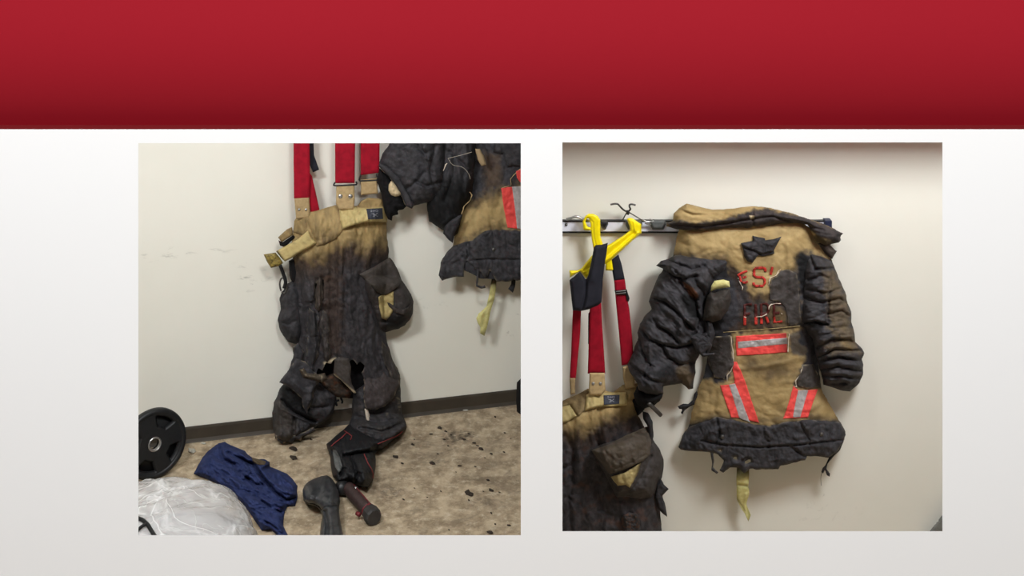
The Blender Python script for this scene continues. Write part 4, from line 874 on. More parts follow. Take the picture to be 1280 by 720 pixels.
    # torn knee flaps
    cloth('knee_flap', [(370, 448), (382, 452), (392, 464), (400, 470), (399, 478), (394, 484), (391.5, 492), (391.5, 500), (386, 510), (384, 517.6), (381, 513), (378.5, 508), (377, 498), (366, 488), (358, 482), (349, 478), (358, 466)], GEAR, r, m=LM, fray=.22, base=.15, thick=.010, edge=5, h=1.1, rough=.6, seed=18, wr=[(.006, 12, 50, 2), (.002, 5, 0, 1)], back=.01, paint=black(0, 0, 13), folds=[([(368, 478), (384, 492), (386, 510)], 4, .012), ([(391, 484), (388, 500)], 2, .008)])
    cloth('knee_roll', [(374, 462), (380, 460), (384, 466), (396, 468), (406, 466), (410, 474), (404, 478), (396, 477), (388, 474), (378, 472)], GEAR, r, m=LM, base=.16, thick=.02, edge=4, h=.9, rough=.8, seed=20, wr=[(.005, 6, 10, 2)], back=.01, paint=lambda px, py: P_(.6, .7, 0, 0, .25 * smooth(.2, .5, fbm(px / 4, py / 4, 2, 3))))
    cloth('crotch_flap', [(418, 449), (424, 446), (436, 448), (439, 458), (438, 470), (440, 480), (445.5, 491), (442, 491.5), (434, 483), (426, 475), (417, 468)], GEAR, r, m=LM, base=.15, thick=.010, edge=4, h=.9, rough=.5, seed=22, wr=[(.003, 8, 60, 2)], back=.004, paint=lambda px, py: P_(.85, .6, 0, 0, .75 * online(px, py, [(418, 469), (427, 477), (436, 485), (444, 491)], 1.4, .5)))
    cloth('knee_flap', [(456, 462), (464, 448), (478, 442), (490, 452), (500, 478), (494, 494), (489, 502), (481, 508), (474.5, 511), (466, 512), (457, 512), (455, 500), (454, 488)], GEAR, r, m=LM, fray=.25, base=lambda px, py: .098 + .060 * smooth(456, 490, py) - .045 * smooth(480, 502, px) + .010 * smooth(480, 512, py), thick=.010, back=.006, edge=5, h=1.0, rough=1.5, seed=24, laps=None, wr=[(.006, 11, 70, 2), (.002, 5, 50, 1)], paint=lambda px, py: P_(.86, .9, 0, .06))
    cloth('hanging_thread', [(455.6, 511), (459, 511), (461.5, 518), (462.5, 526), (460, 529), (457.5, 524), (456.6, 517)], CREAM, r, m=LM, base=.16, thick=.006, edge=2, h=.7, rough=1.0, seed=25)
    for i, l in enumerate(([(421, 507), (420, 502), (424, 500)], [(426, 497), (428, 502), (427, 504)])):
        tube('hanging_char', [Q3(x, y, .07) for x, y in l], .004, SOOTY, r)
    # pockets
    cloth('side_pocket', [(372, 352), (365, 351), (358, 355), (352, 366), (349, 374), (351, 386), (347, 400), (349, 410), (353, 418), (359.5, 427), (368, 430), (376, 431), (382, 410), (380, 370)], GEAR, r, m=LM, base=.05, thick=.06, edge=14, h=1.2, rough=.6, seed=26, wr=[(.005, 12, 80, 1.6), (.002, 6, 20, 1)], folds=[([(352, 372), (358, 362), (372, 356)], 2, -.012), ([(350, 402), (360, 406), (368, 402)], 1.5, -.006), ([(354, 418), (352, 402)], 2, .006)], paint=black(.1, 0, 23))
    pk = cloth('pocket', [(456, 350), (466, 345), (485, 345), (500, 348), (508, 358), (514, 368), (517, 377), (516, 392), (512, 400), (506, 407), (499, 411), (492, 412), (482, 415.5), (475, 410), (471, 400), (464, 380), (457, 362)], GEAR, r, m=LM, on=body, lift=.004, thick=.06, edge=12, h=1.1, rough=.5, seed=28, back=.05, wr=[(.004, 10, 30, 1.5)], folds=[([(459, 366), (471, 392), (474, 408)], 2, .008), ([(478, 402), (496, 404), (510, 396)], 2.5, -.012)],
               paint=lambda px, py: P_(.8, .85, .9 * inpoly(px, py, [(474, 396), (492, 390), (510, 392), (502, 408), (482, 412)], 4, 3, 2)))
    cloth('pocket_lining', [(473, 371), (482, 366), (492, 364), (492, 378), (491, 389), (487, 396), (483, 400.5), (477, 398), (474, 384)], BELT, r, m=LM, on=pk, lift=.003, thick=.004, edge=2, h=.8, rough=.3, seed=30, paint=lambda px, py: dict(scorch=np.clip(.15 + .7 * smooth(388, 402, py + 5 * fbm(px / 6, py / 6, 3, 3)), 0, 1)))
    cloth('pocket_rim', [(484, 378), (487, 378.6), (496, 384.5), (503, 387), (510, 384), (513, 380), (515, 384), (511, 391), (504, 394), (495, 391), (486, 383)], GEAR, r, m=LM, on=pk, lift=.008, thick=.006, edge=2, h=.8, rough=.2, seed=31, paint=lambda px, py: P_(.6, .95))
    cloth('pocket_flap', [(449, 342.5), (458, 338), (467, 334), (478, 327), (487, 321.8), (491, 326), (494, 331), (499, 341), (502, 350), (500.5, 355), (497, 359), (490, 364.5), (482, 369), (477, 368), (471, 364.5), (460, 353)], GEAR, r, m=LM, on=pk, lift=.012, thick=.012, edge=5, h=1, rough=.2, seed=32, wr=[(.002, 12, 30, 2)], folds=[([(451, 342), (470, 334), (488, 324)], 1, -.003), ([(474, 363), (482, 366), (497, 356)], 1, -.003)], paint=lambda px, py: P_(.8, .7))
    # waistband, belt and tabs
    cloth('waistband', [(366, 290), (369, 276), (376, 268), (400, 262), (423, 255.5), (426, 258), (427, 272), (428, 288), (420, 299), (406, 306), (396, 308), (384, 296)], GEAR, r, m=LM, on=body, lift=.004, thick=.008, edge=4, h=1, rough=.3, seed=34, wr=[(.0035, 10, 70, 1.5)], folds=[([(383, 276), (390, 292), (397, 306)], 1.2, -.005), ([(398, 309), (414, 304), (430, 292)], 1.2, -.008)], paint=lambda px, py: P_(0, np.clip(.28 + .5 * fbm(px / 7, py / 26, 3, 5) + .3 * smooth(282, 308, py), 0, 1)))
    cloth('waistband', [(446, 258), (452, 251), (460, 247), (480, 249), (484, 256), (482, 262), (462, 264), (448, 262)], GEAR, r, m=LM, on=body, lift=.004, thick=.008, edge=3, h=.9, rough=.4, seed=35, wr=[(.003, 7, 20, 1)], paint=lambda px, py: P_(0, .2 + .3 * fbm(px / 14, py / 10, 3, 5)))
    b1 = cloth('belt', [(424, 259), (432, 256), (448, 259.5), (460, 260), (482, 258), (484.5, 266), (484, 278), (470, 277), (456, 278), (440, 282), (428, 286.5), (425, 275)], BELT, r, m=LM, on=body, sag=lambda px, py: .022 * smooth(425, 440, px) * smooth(488, 474, px), lift=.010, thick=.010, edge=3, h=.9, rough=.15, seed=36, back=.006, wr=[(.001, 9, 0, 2)], paint=lambda px, py: dict(scorch=.2 * smooth(.1, .6, fbm(px / 10, py / 10, 3, 3))))
    mark_patch(r, [(458, 261), (478, 260), (479, 273.8), (460, 274.2)], LM, b1, .002, False, 1)
    cloth('belt_loop', [(347.5, 297), (358, 287), (365, 283.5), (366, 290), (366, 294), (352, 303)], GEAR, r, m=LM, base=.085, thick=.010, edge=2, h=.9, rough=.2, seed=37, paint=lambda px, py: P_(0, .45 + .3 * fbm(px / 5, py / 5, 2, 3)))
    cloth('belt_dark', [(348, 300), (353, 303), (366, 294), (370, 296), (356, 309), (350, 307)], SOOTY, r, m=LM, base=.07, thick=.008, edge=2, h=.9, rough=.2, seed=38)  # narrow dark strip below the belt loop
    b2 = cloth('belt', [(345, 314), (352, 310), (372, 299), (385, 288), (389.5, 297), (396, 304), (388, 309), (376, 315), (364, 323), (356, 327), (351, 322)], BELT, r, m=LM, on=None, base=lambda px, py: .10 + .05 * smooth(350, 395, px), thick=.012, edge=3, h=.9, rough=.15, seed=39, back=.004, paint=lambda px, py: dict(scorch=.3 * smooth(.1, .6, fbm(px / 14, py / 7, 3, 3)) + .8 * online(px, py, [(346, 314), (352, 324)], 2)))
    bk = cloth('buckle', [(329.5, 318), (336, 317), (344.5, 315.6), (350, 322), (354, 329), (348, 333), (338.6, 335), (334, 328)], scorched('buckle_brass', (150, 130, 66), (104, 88, 44), .5), r, m=LM, base=.10, thick=.012, edge=3, h=.8, rough=.2, seed=40, wr=[(.003, 4, 30, 1)], back=.008, paint=lambda px, py: dict(scorch=.6 * smooth(.0, .4, fbm(px / 3, py / 3, 2, 3))))
    tube('belt_cord', [Q3(350, 331, .10), Q3(354, 342, .09), Q3(357, 352, .09), Q3(355, 360, .09)], .007, CORDM, r)
    tube('ring', [Q3(354 + 4.2 * math.cos(a) - .08 * 9 * math.sin(a), 357 - 9.5 * math.sin(a), .09) for a in np.linspace(-2.2, 3.9, 22)], .0032, DARKSTEEL, r, sub=2)
    cloth('side_gusset', [(361, 326), (369, 322), (373, 340), (372, 352), (366, 356), (362, 345)], SOOTY, r, m=LM, base=.05, thick=.02, edge=4, h=1, rough=.3, seed=41)
    def tab(poly, seed, base, sc=.15): return cloth('brace_tab', poly, TAB, r, m=LM, base=base, thick=.006, edge=2, h=.8, rough=.15, seed=seed, paint=lambda px, py: dict(scorch=sc + .12 * smooth(.1, .6, fbm(px / 8, py / 8, 2, seed))))
    t1 = tab([(420.4, 231), (443, 230.5), (443.5, 250), (442, 262), (424, 262), (420, 255)], 42, .145)
    for x in (425.6, 438): rivet(t1.obj, LM, x, 245.4, .152, LD, .0095)
    t2 = tab([(368, 248), (386.6, 246.6), (387.5, 262), (387, 272), (370, 274), (369, 262)], 43, .11, .25)
    for x in (374, 382.6): rivet(t2.obj, LM, x, 262, .117, LD, .006)
    t3 = tab([(451, 224.5), (471, 223), (472.5, 242), (451, 244)], 44, .115, .2)
    # braces go on up behind the panel to a peg rail
    def brace(poly, seed, base, lab): return cloth('brace', poly, REDWEB, r, m=LM, base=base, thick=.004, edge=3, h=1.2, rough=.1, seed=seed, label=lab)
    brace([(366.6, 100), (386.8, 100), (387, 180), (387.4, 215), (386.4, 248), (367.4, 248), (367, 200)], 45, .11, 'red brace on the left')
    brace([(386, 214), (390, 220), (395, 242), (400, 265), (388, 267), (385.6, 245)], 46, .09, 'crossing brace end')
    brace([(418.6, 100), (444.4, 100), (444, 180), (443.4, 229), (419, 229)], 47, .14, 'red brace in the middle')
    brace([(450.5, 100), (475, 100), (474.6, 180), (474, 216), (451, 219)], 48, .11, 'red brace on the right')
    cloth('brace_flap', [(387, 100), (391, 100), (392, 180), (392.6, 194), (399, 212), (391, 215.6), (387, 206)], BLACKWEB, r, m=LM, base=.07, thick=.004, edge=2, h=.9, rough=.2, seed=49)
    for (x0, x1, y0, y1, b) in ((418, 445, 227, 232, .148), (450, 474, 217.6, 226, .118)):
        tube('wire_loop', [Q3(x, y, b + .004) for x, y in ((x0 + 1, y0 + 1), (x0 - .8, y1 - 1), (x0 + 2, y1), (x1 - 2, y1 - 1), (x1 + 1, y1 - 2), (x1, y0))], .0032, BLACKP, r, sub=3)
    cloth('wire_clip', [(470, 217), (476, 219), (478, 226), (473, 231), (471, 228), (474, 224), (470, 221)], BLACKP, r, m=LM, base=.12, thick=.005, edge=2, h=.7, rough=.2, seed=56)
trousers_left()

def jacket_left():
    r = empty('turnout_jacket', Q3(610, 352, .05), 'burnt turnout jacket cut off by the picture edge, its sleeve reaching over the torn trousers', 'jacket')
    def paint(px, py):
        n = fbm(px / 10, py / 10, 4, 21)
        c = inpoly(px, py, [(560, 100), (760, 100), (760, 226), (700, 228), (652, 226), (640, 232), (626, 236), (612, 240), (600, 246), (590, 250), (560, 262)], 7, 6, 2)
        h = inpoly(px, py, [(540, 300), (566, 307), (590, 301), (607, 289), (630, 287), (650, 289), (760, 290), (760, 400), (540, 400)], 4, 4, 6)
        sc = .7 * inpoly(px, py, [(560, 100), (760, 100), (760, 236), (650, 236), (626, 246), (604, 256), (590, 262), (570, 262)], 8, 6, 8) + .5 * online(px, py, [(566, 302), (590, 296), (607, 284), (650, 282)], 5, 3) + .35 * np.clip(n * 1.6, 0, 1)
        c = c - .35 * inpoly(px, py, [(604, 190), (624, 196), (628, 230), (606, 236)], 6, 4, 3)
        return P_(np.maximum(c, h), np.clip(sc, 0, 1), 0, .12 * inpoly(px, py, [(604, 190), (624, 196), (628, 230), (606, 236)], 6, 4, 3))
    torso = [(588, 118), (640, 104), (700, 102), (740, 110), (760, 130), (748, 170), (744, 210), (746, 260), (752, 300), (754, 345), (651, 350), (600, 348), (575, 335), (566, 307), (570, 288), (578, 266), (586, 249), (591, 230), (594, 200), (590, 160)]
    body = cloth('body', torso, GEAR, r, m=LM, fall=[(588, 100), (760, 90), (770, 500), (540, 500), (556, 340), (560, 310), (568, 288), (576, 266), (586, 249), (591, 230), (594, 200), (590, 160)], base=.05, thick=.075, edge=36, h=1.4, rough=.8, seed=61, wr=[(.006, 26, 70, 1.6), (.003, 10, 60, 1.3)], folds=[([(605, 240), (612, 270), (618, 300)], 1.4, -.004), ([(590, 262), (584, 285), (580, 304)], 4, -.010), ([(606, 190), (605, 215), (604, 240)], 3, -.012)], paint=paint)
    fl = cloth('torn_layer', [(612, 110), (740, 110), (740, 190), (700, 206), (670, 196), (649, 208), (640, 207), (634, 209), (631, 201), (629, 192), (616, 190), (618, 180)], GEAR, r, m=LM, on=body, lift=.006, thick=.010, edge=4, h=1.2, rough=1.0, seed=63, wr=[(.003, 9, 20, 1)], paint=black(0, 0, 3))
    # arms
    mid = [(556, 112), (592, 112), (597, 160), (594, 200), (591, 235), (588, 248), (580, 262), (576, 276), (572, 292), (567, 296), (560, 292), (552, 287), (543, 281), (536, 277), (534, 262), (534, 248), (543, 232), (550, 210), (552, 180)]
    def pm(px, py):
        d = black(0, 0, 33)(px, py)
        d['soot_and_gaps'] = np.clip(smooth(205, 240, py - .2 * (px - 560)) + d['soot_and_gaps'] * .5, 0, 1)
        d['cream'] = .0 * px; d['rust'] = .25 * inpoly(px, py, [(588, 225), (592, 205), (596, 240), (590, 250)], 4, 2, 2); return d
    cloth('sleeve', mid, GEAR, r, m=LM, puff=True, base=.07, thick=.07, edge=18, h=1.2, rough=.9, seed=65, wr=[(.010, 16, 80, 2.6), (.005, 8, 75, 2.4)], cells=(10, .010), laps=(7, 1.0), folds=[([(562, 190), (575, 200), (588, 215)], 2, -.01), ([(568, 180), (566, 220), (556, 250)], 3, -.012), ([(582, 180), (586, 210), (582, 240)], 3, .012), ([(552, 282), (562, 272), (574, 270)], 2, .008)], paint=pm, label='sooty sleeve in front of the body')
    cloth('lining_edge', [(594, 186), (600, 186), (606, 198), (608, 206), (602, 208), (597, 200)], GEAR, r, m=LM, base=.165, thick=.008, edge=3, h=.9, rough=1.0, seed=66, paint=lambda px, py: P_(0, .4, 0, .35, .25))
    sl = [(502, 120), (552, 112), (558, 140), (557, 180), (556, 215), (552, 238), (541, 251), (530, 254), (515, 258.5), (508, 250), (498, 233), (486, 218), (476, 209), (474, 203), (478, 192), (487, 179), (492, 160)]
    sv = cloth('sleeve', sl, GEAR, r, m=LM, puff=True, base=.10, thick=.075, edge=20, h=1.2, rough=.7, seed=67, wr=[(.008, 18, 40, 2.6), (.005, 8, 35, 2.2), (.002, 4.5, 0, 1)], cells=(12, .008), laps=(8, .9), folds=[([(524, 180), (532, 192)], 2.5, -.012), ([(500, 200), (520, 218), (530, 240)], 2, .006), ([(520, 226), (532, 232), (550, 228)], 2, -.012), ([(544, 182), (538, 210), (545, 240)], 3, -.010), ([(508, 236), (522, 226), (530, 216)], 2, -.010), ([(530, 185), (536, 200)], 1.6, .012)], paint=black(0, 0, 43), label='charred sleeve reaching over the trousers')
    cf = cloth('cuff', [(475, 203), (482, 206), (492, 213), (500, 222), (506, 233), (513, 246), (518, 256), (515, 261), (508, 258), (503, 247), (496, 234), (487, 222), (477, 212), (473, 207)], GEAR, r, m=LM, base=.155, thick=.014, edge=3, h=.9, rough=.6, seed=69, back=.05, paint=black(.0, 0, 53))
    cloth('cuff_lining', [(474, 210), (484, 218), (494, 230), (502, 246), (508, 258), (504, 262), (497, 263), (498, 268), (491, 270), (490, 276), (485, 274), (481, 266), (478, 252), (475, 238), (471, 224)], SOOTY, r, m=LM, base=.12, thick=.03, edge=7, h=1, rough=1.2, seed=71, wr=[(.005, 6, 40, 1.4)])
    cloth('fleece', [(486, 231), (489, 226), (493, 229), (498, 236), (501.5, 241), (499, 245), (494, 246), (489, 244), (485, 238)], GEAR, r, m=LM, base=.152, thick=.014, edge=4, h=.8, rough=1.0, seed=73, wr=[(.006, 3.5, 0, 1)], paint=lambda px, py: P_(0, .1 + .5 * smooth(.1, .5, fbm(px / 4, py / 4, 2, 5)), 0, .1, .65))
    cloth('waist_fold', [(556, 283), (562, 276), (572, 270), (578, 268), (574, 280), (568, 292), (566, 304), (561, 300), (554, 292)], GEAR, r, m=LM, base=.14, thick=.012, edge=4, h=1, rough=.6, seed=75, wr=[(.005, 6, 30, 1.5)], paint=black(.1, 0, 4))
    tube('loose_thread', [Q3(560, 198, .17), Q3(576, 194, .175), Q3(590, 190, .175)], .0006, CREAM, r); tube('loose_thread', [Q3(560, 198, .17), Q3(566, 206, .175), Q3(578, 209, .175), Q3(585, 216, .17), Q3(588, 224, .17)], .0005, CREAM, r)
    stroke('frayed_edge', [(577, 268), (580, 258), (588, 250), (590, 244), (587, 240)], [.5, .9, .6, 1.6, .7], TAB, r, m=LM, base=.16, seed=77, rough=.5)
    stroke('frayed_edge', [(554, 214), (557, 206), (559, 204)], [.6, 1.4, .8], CREAM, r, m=LM, base=.17, seed=78, rough=.3)
    # charred hem
    hem = [(566, 307), (576, 304), (590, 300.5), (600, 293), (607, 288.5), (620, 287), (650, 288.5), (700, 286), (752, 290), (756, 345), (735, 352), (700, 348), (670, 355), (651, 350), (646, 351), (642, 349), (640, 351), (632, 352), (620.5, 352), (617, 346), (612, 337), (610, 345), (606, 347), (602, 341), (599, 336), (599, 345), (597, 356), (602, 358), (606, 356), (607, 359.5), (601, 361), (595, 358), (595.5, 345), (596, 338), (588, 330), (583, 325), (581, 330), (580, 346), (570, 346), (552.5, 351), (548, 344), (551, 328), (558, 316)]
    hp = cloth('hem_panel', hem, GEAR, r, m=LM, on=body, lift=.008, thick=.008, edge=4, laps=(6, .8), fray=.15, h=1.1, rough=.9, seed=79, wr=[(.006, 14, 60, 2), (.003, 6, 70, 1.6)], folds=[([(588, 326), (610, 324), (650, 325)], 1.3, -.010), ([(560, 325), (572, 314), (580, 306)], 2, .008), ([(566, 330), (578, 322)], 2, -.010), ([(585, 303), (586, 318), (582, 328)], 2, -.012), ([(617, 290), (618, 312)], 1.5, -.006), ([(633, 292), (634, 304), (642, 308)], 1.5, -.008), ([(646, 338), (648, 346)], 2, .006)], paint=black(.0, 0, 63), back=.02)
    c = float(sample(hp, np.array([617.]), np.array([312.]))[0]); lathe('snap', [(0, .005), (.005, .0045), (.0085, .002), (.009, -.002)], DARKSTEEL, r, facing(Q3(617, 312, c), LD), 16)
    cloth('hem_shred', [(639, 346), (645, 347), (644, 358), (641, 366), (635, 361), (639, 355)], GEAR, r, m=LM, base=.09, thick=.005, edge=2, h=.8, rough=.4, seed=81, paint=black(.4, 0, 7))
    cloth('drag_strap', [(615, 346), (621, 348), (620, 360), (618, 374), (613, 390), (609, 409), (605.5, 420), (600, 416.5), (600.5, 409), (597, 404), (595.4, 398), (598, 392), (604, 387), (608, 383), (611, 370), (613, 358)], LIME, r, m=LM, base=.08, thick=.005, edge=4, h=.9, rough=.2, seed=83, folds=[([(608, 380), (618, 376)], 2, -.005), ([(603, 388), (600, 404)], 3, .006)],
          paint=lambda px, py: dict(scorch=np.clip(smooth(372, 350, py + .3 * (px - 610)) + .4 * online(px, py, [(606, 382), (617, 376)], 2.5, 1) + .5 * smooth(408, 418, py), 0, 1)))
    f = cloth('reflective_trim', [(626.4, 235), (640, 233.6), (660, 231.5), (672, 232), (682, 285), (660, 286), (646.4, 286), (634.6, 284.6), (630, 262)], RFRED, r, m=LM, on=body, lift=.0015, thick=.001, edge=1, h=.8, rough=.35, seed=85, paint=lambda px, py: dict(scorch=.15 + 0 * px))
    cloth('silver_stripe', [(640, 233.6), (658, 231.8), (668, 285.4), (646.4, 286), (643.5, 260)], RFSIL, f.obj, m=LM, on=body, lift=.0026, thick=.001, edge=1, h=.8, rough=.2, seed=87, paint=lambda px, py: dict(scorch=.2 + 0 * px))
    cloth('trim_scrap', [(645, 214), (652, 211), (660, 212), (660, 226), (650, 228), (646, 222)], RFRED, r, m=LM, on=body, lift=.003, thick=.002, edge=1, h=.8, rough=.6, seed=88, paint=lambda px, py: dict(scorch=.4 + 0 * px))
    stroke('frayed_edge', [(627, 235), (634, 233), (639, 231), (638, 224), (642, 219), (648, 213), (651, 211)], [.4, .8, .5, .9, 1.2, .8, 1.2], TAB, r, on=body, m=LM, lift=.004, seed=89, rough=.5)
jacket_left()

# peg rail the gear of this bay hangs on
a = Q3(340, 100, 0); rl = empty('peg_rail', Q3(480, 105, 0), 'white painted peg rail on the wall, above the hanging trousers and jacket', 'rail')
pr_ = lambda px, off: Q3(px, 100, off)
PEGP = plain('peg_rail_paint', lin(220, 216, 204), .5)
sweep('board', [Q3(330, 100, .012), Q3(770, 100, .012)], [(-.010, -.03), (.010, -.03), (.010, .03), (-.010, .03)], PEGP, rl, smoothed=False)
for x in (377, 431, 463, 660):
    tube('peg', [Q3(x, 100, .012), Q3(x, 99.6, .06), Q3(x, 99, .103)], .009, DARKSTEEL, rl, sub=3)

# ---- weight plate leaning in the corner
def weight_plate():
    c = Vector((-1.322, 4.13, .1225)); r = empty('weight_plate', (c.x, c.y, 0), 'round black rubber weight plate with steel centre ring leaning by the wall', 'weight plate')
    M = Matrix.Translation(c) @ Matrix.Rotation(math.radians(40), 4, 'Z') @ Matrix.Rotation(math.radians(-7), 4, 'X')
    Mz = M @ Matrix.Rotation(math.radians(90), 4, 'X')          # local z towards the viewer
    def m(px, py, off, hh=None):
        p = np.stack([px / 1000, -off, -py / 1000], -1)
        A = np.array(M); return p @ A[:3, :3].T + A[:3, 3]
    R = 121
    circ = [(R * math.cos(a), R * math.sin(a)) for a in np.linspace(0, 2 * math.pi, 97)[:-1]]
    holes = []
    for a0, r0, r1, hw in ((-60, 62, 94, 22), (33, 66, 92, 18), (114, 62, 94, 22), (200, 64, 94, 21)):
        h = [(r1 * math.cos(math.radians(a)), r1 * math.sin(math.radians(a))) for a in np.linspace(a0 - hw, a0 + hw, 12)]
        h += [(r0 * math.cos(math.radians(a)), r0 * math.sin(math.radians(a))) for a in np.linspace(a0 + hw * .62, a0 - hw * .62, 8)]
        holes.append(h)
    holes.append([(19 * math.cos(a), 19 * math.sin(a)) for a in np.linspace(0, 2 * math.pi, 33)[:-1]])
    cloth('body', circ, RUBBER, r, m=m, base=0, thick=.010, edge=9, h=1.6, rough=0, back=.012, holes=holes, rim=.004, seed=3)
    lathe('rim', [(.100, .0), (.101, .012), (.106, .017), (.114, .018), (.1205, .014), (.1225, .004), (.1225, -.006), (.1195, -.014), (.110, -.016), (.102, -.012), (.100, 0)], RUBBER, r, Mz, 72)
    lathe('hub', [(.019, .004), (.019, .013), (.022, .0155), (.0255, .014), (.027, .009)], STEEL, r, Mz, 40)
    lathe('hub_collar', [(.027, .008), (.029, .013), (.036, .0135), (.042, .009)], RUBBER, r, Mz, 40)
    lathe('back_web', [(.021, -.010), (.055, -.012), (.103, -.012), (.103, -.015), (.021, -.014)], RUBBER, r, Mz, 48)
weight_plate()

# ---- navy shirt on the floor
o = cloth('shirt', [(242, 592), (247, 582), (253, 572), (262, 562), (273, 554), (281, 552), (289, 556.5), (297, 560), (306, 563.5), (310, 568), (314.5, 571.5), (323, 574), (331, 574), (337, 577.5), (337, 583), (347, 587), (358.5, 592), (366, 599), (372, 607), (371, 614), (372, 621), (369, 632), (364, 632.5), (359.5, 632), (356, 640), (355, 646), (354, 657), (360, 668.5), (366, 680), (352, 684), (345, 668), (338, 661.5), (327, 663), (318, 650), (304, 630), (285, 612), (262, 600)],
          NAVY, None, m=floor_map, base=.002, thick=.028, edge=9, h=1.1, rough=.5, seed=91, back=0, wr=[(.015, 17, 35, 2.8), (.010, 9, 30, 2.8), (.004, 5, 45, 2)], cells=(9, .008), laps=(7, 1.3),
          folds=[([(318, 582), (330, 598), (344, 614), (358, 624), (371, 622)], 1.8, -.018), ([(322, 582), (334, 597), (348, 611), (368, 618)], 3, .016), ([(286, 566), (300, 572), (316, 580)], 2.2, -.014), ([(275, 560), (280, 574), (296, 580)], 2.2, -.010), ([(300, 590), (318, 604), (330, 606)], 2.2, -.012), ([(306, 580), (312, 590), (304, 598)], 2, .010), ([(320, 620), (336, 632), (352, 640)], 2.4, -.012), ([(326, 650), (340, 655), (354, 668)], 2.2, -.012), ([(300, 566), (310, 574), (322, 578)], 2, .014), ([(318, 576), (326, 584), (336, 580)], 2, .012), ([(264, 580), (282, 588), (300, 606)], 3, .010)])
tag(o.obj, 'crumpled navy blue shirt spread on the concrete between bag and boot', 'shirt')
cloth('scorched_patch', [(314.5, 571.5), (320, 573), (327, 575), (333, 577), (331, 581), (324, 581), (317, 579)], GEAR, o.obj, m=floor_map, on=o, lift=.002, thick=.003, edge=2, h=.8, rough=.7, seed=92, paint=lambda px, py: P_(.2, .8), label='burnt brown patch on the shirt')

# ---- plastic bag
def bag():
    cx, cy, a, b, hz = -1.13, 3.47, .335, .42, .235
    nu, nv = 360, 170; V = []; Fs = []
    u = np.linspace(0, 2 * np.pi, nu, endpoint=False); v = np.linspace(-.35, np.pi / 2, nv)
    U, Vv = np.meshgrid(u, v)
    cu = np.sign(np.cos(U)) * np.abs(np.cos(U)) ** .92; su = np.sign(np.sin(U)) * np.abs(np.sin(U)) ** .92
    cv = np.cos(Vv) ** .75; sv = np.sign(np.sin(Vv)) * np.abs(np.sin(Vv)) ** .9
    X = cu * cv; Y = su * cv; Z = sv
    rnd = random.Random(12); q = crumple(X * 100, Y * 100 + Z * 60, 44, 3, 30, 2.2) * .045 + crumple(X * 100, Y * 100 + Z * 80, 22, 9, -25, 3.0) * .012
    gx, gy = X * 100 + 6 * fbm(X * 3, Y * 3 + Z * 2, 2, 5), Y * 100 + 6 * fbm(X * 3 + 9, Y * 3 + Z * 2, 2, 6)
    for kk in range(34):                                        # taut creases in the film
        ax, ay = rnd.uniform(-95, 95), rnd.uniform(-95, 95); an = rnd.gauss(.9, .7) if rnd.random() < .7 else rnd.uniform(0, 3.14); L = rnd.uniform(15, 70)
        q = q + rnd.uniform(.006, .022) * np.exp(-(pdist(gx, gy, [(ax, ay), (ax + L * math.cos(an), ay + L * math.sin(an))]) / rnd.uniform(.9, 2.4)) ** 2)
    k = 1 + q
    P = np.stack([cx + a * X * k, cy + b * Y * k, np.maximum(hz * Z * k, .003 + 0 * Z)], -1)
    V = P.reshape(-1, 3)
    for j in range(nv - 1):
        for i in range(nu):
            i2 = (i + 1) % nu; Fs.append((j * nu + i, j * nu + i2, (j + 1) * nu + i2, (j + 1) * nu + i))
    Fs.append(tuple(range(nu))[::-1]); Fs.append(tuple((nv - 1) * nu + i for i in range(nu)))
    bvh = BVHTree.FromPolygons([Vector(p) for p in V], Fs)
    o = link_mesh('plastic_bag', V, Fs, FILM, None, True)
    tag(o, 'large crumpled clear plastic bag lying in front of the weight plate', 'bag')
    return bvh
BAG = bag()
def wad(name, cx, cy, r, hz, seed, mat, label):
    bm = bmesh.new(); bmesh.ops.create_icosphere(bm, subdivisions=5, radius=1)
    P = np.array([v.co for v in bm.verts]); Fs = [tuple(v.index for v in f.verts) for f in bm.faces]; bm.free()
    k = 1 + .22 * crumple(P[:, 0] * 10 + P[:, 2] * 4, P[:, 1] * 10 - P[:, 2] * 6, 7, seed, 30, 1.6) + .08 * crumple(P[:, 0] * 10 + P[:, 2] * 7, P[:, 1] * 10 + P[:, 2] * 3, 3, seed + 2, 70, 1.6)
    Q = P * k[:, None] * np.array([r, r * .8, hz]); Q[:, 2] -= Q[:, 2].min() - .006
    return tag(link_mesh(name, Q + np.array([cx, cy, 0]), Fs, mat, None), label, 'cloth')
RAG = plain('grey_rag', lin(112, 110, 108), .9, 0, .2, .3, 20, .3)
wad('crumpled_cloth', -.98, 3.50, .085, .045, 4, RAG, 'grey crumpled cloth seen through the middle of the clear plastic bag')
wad('crumpled_cloth', -1.22, 3.52, .075, .040, 9, RAG, 'smaller grey crumpled cloth seen through the left side of the plastic bag')
def on_bag(px, py, lift):
    d = pt(wall_left_map, px, py, 0) - Vector((0, 0, CAMZ)); d.normalize()
    h = BAG.ray_cast(Vector((0, 0, CAMZ)), d)
    p = h[0] if h[0] is not None else pt(floor_map, px, py, .1)
    return p - d * lift
o = tube('black_cord', [on_bag(x, y, .012) for x, y in ((160, 640), (167, 645), (173, 648), (178, 650), (182, 653), (185.5, 657), (189, 663), (194, 671), (200, 682))], .0058, CORDM)
tag(o, 'black cord curving down over the clear plastic bag, at the lower left corner', 'cord')
o = tube('black_cord', [on_bag(x, y, .012) for x, y in ((163, 672), (169, 666), (174, 661), (178, 657.5), (182.5, 655))], .005, CORDM)
tag(o, 'short black cord end meeting the longer cord on the plastic bag', 'cord')

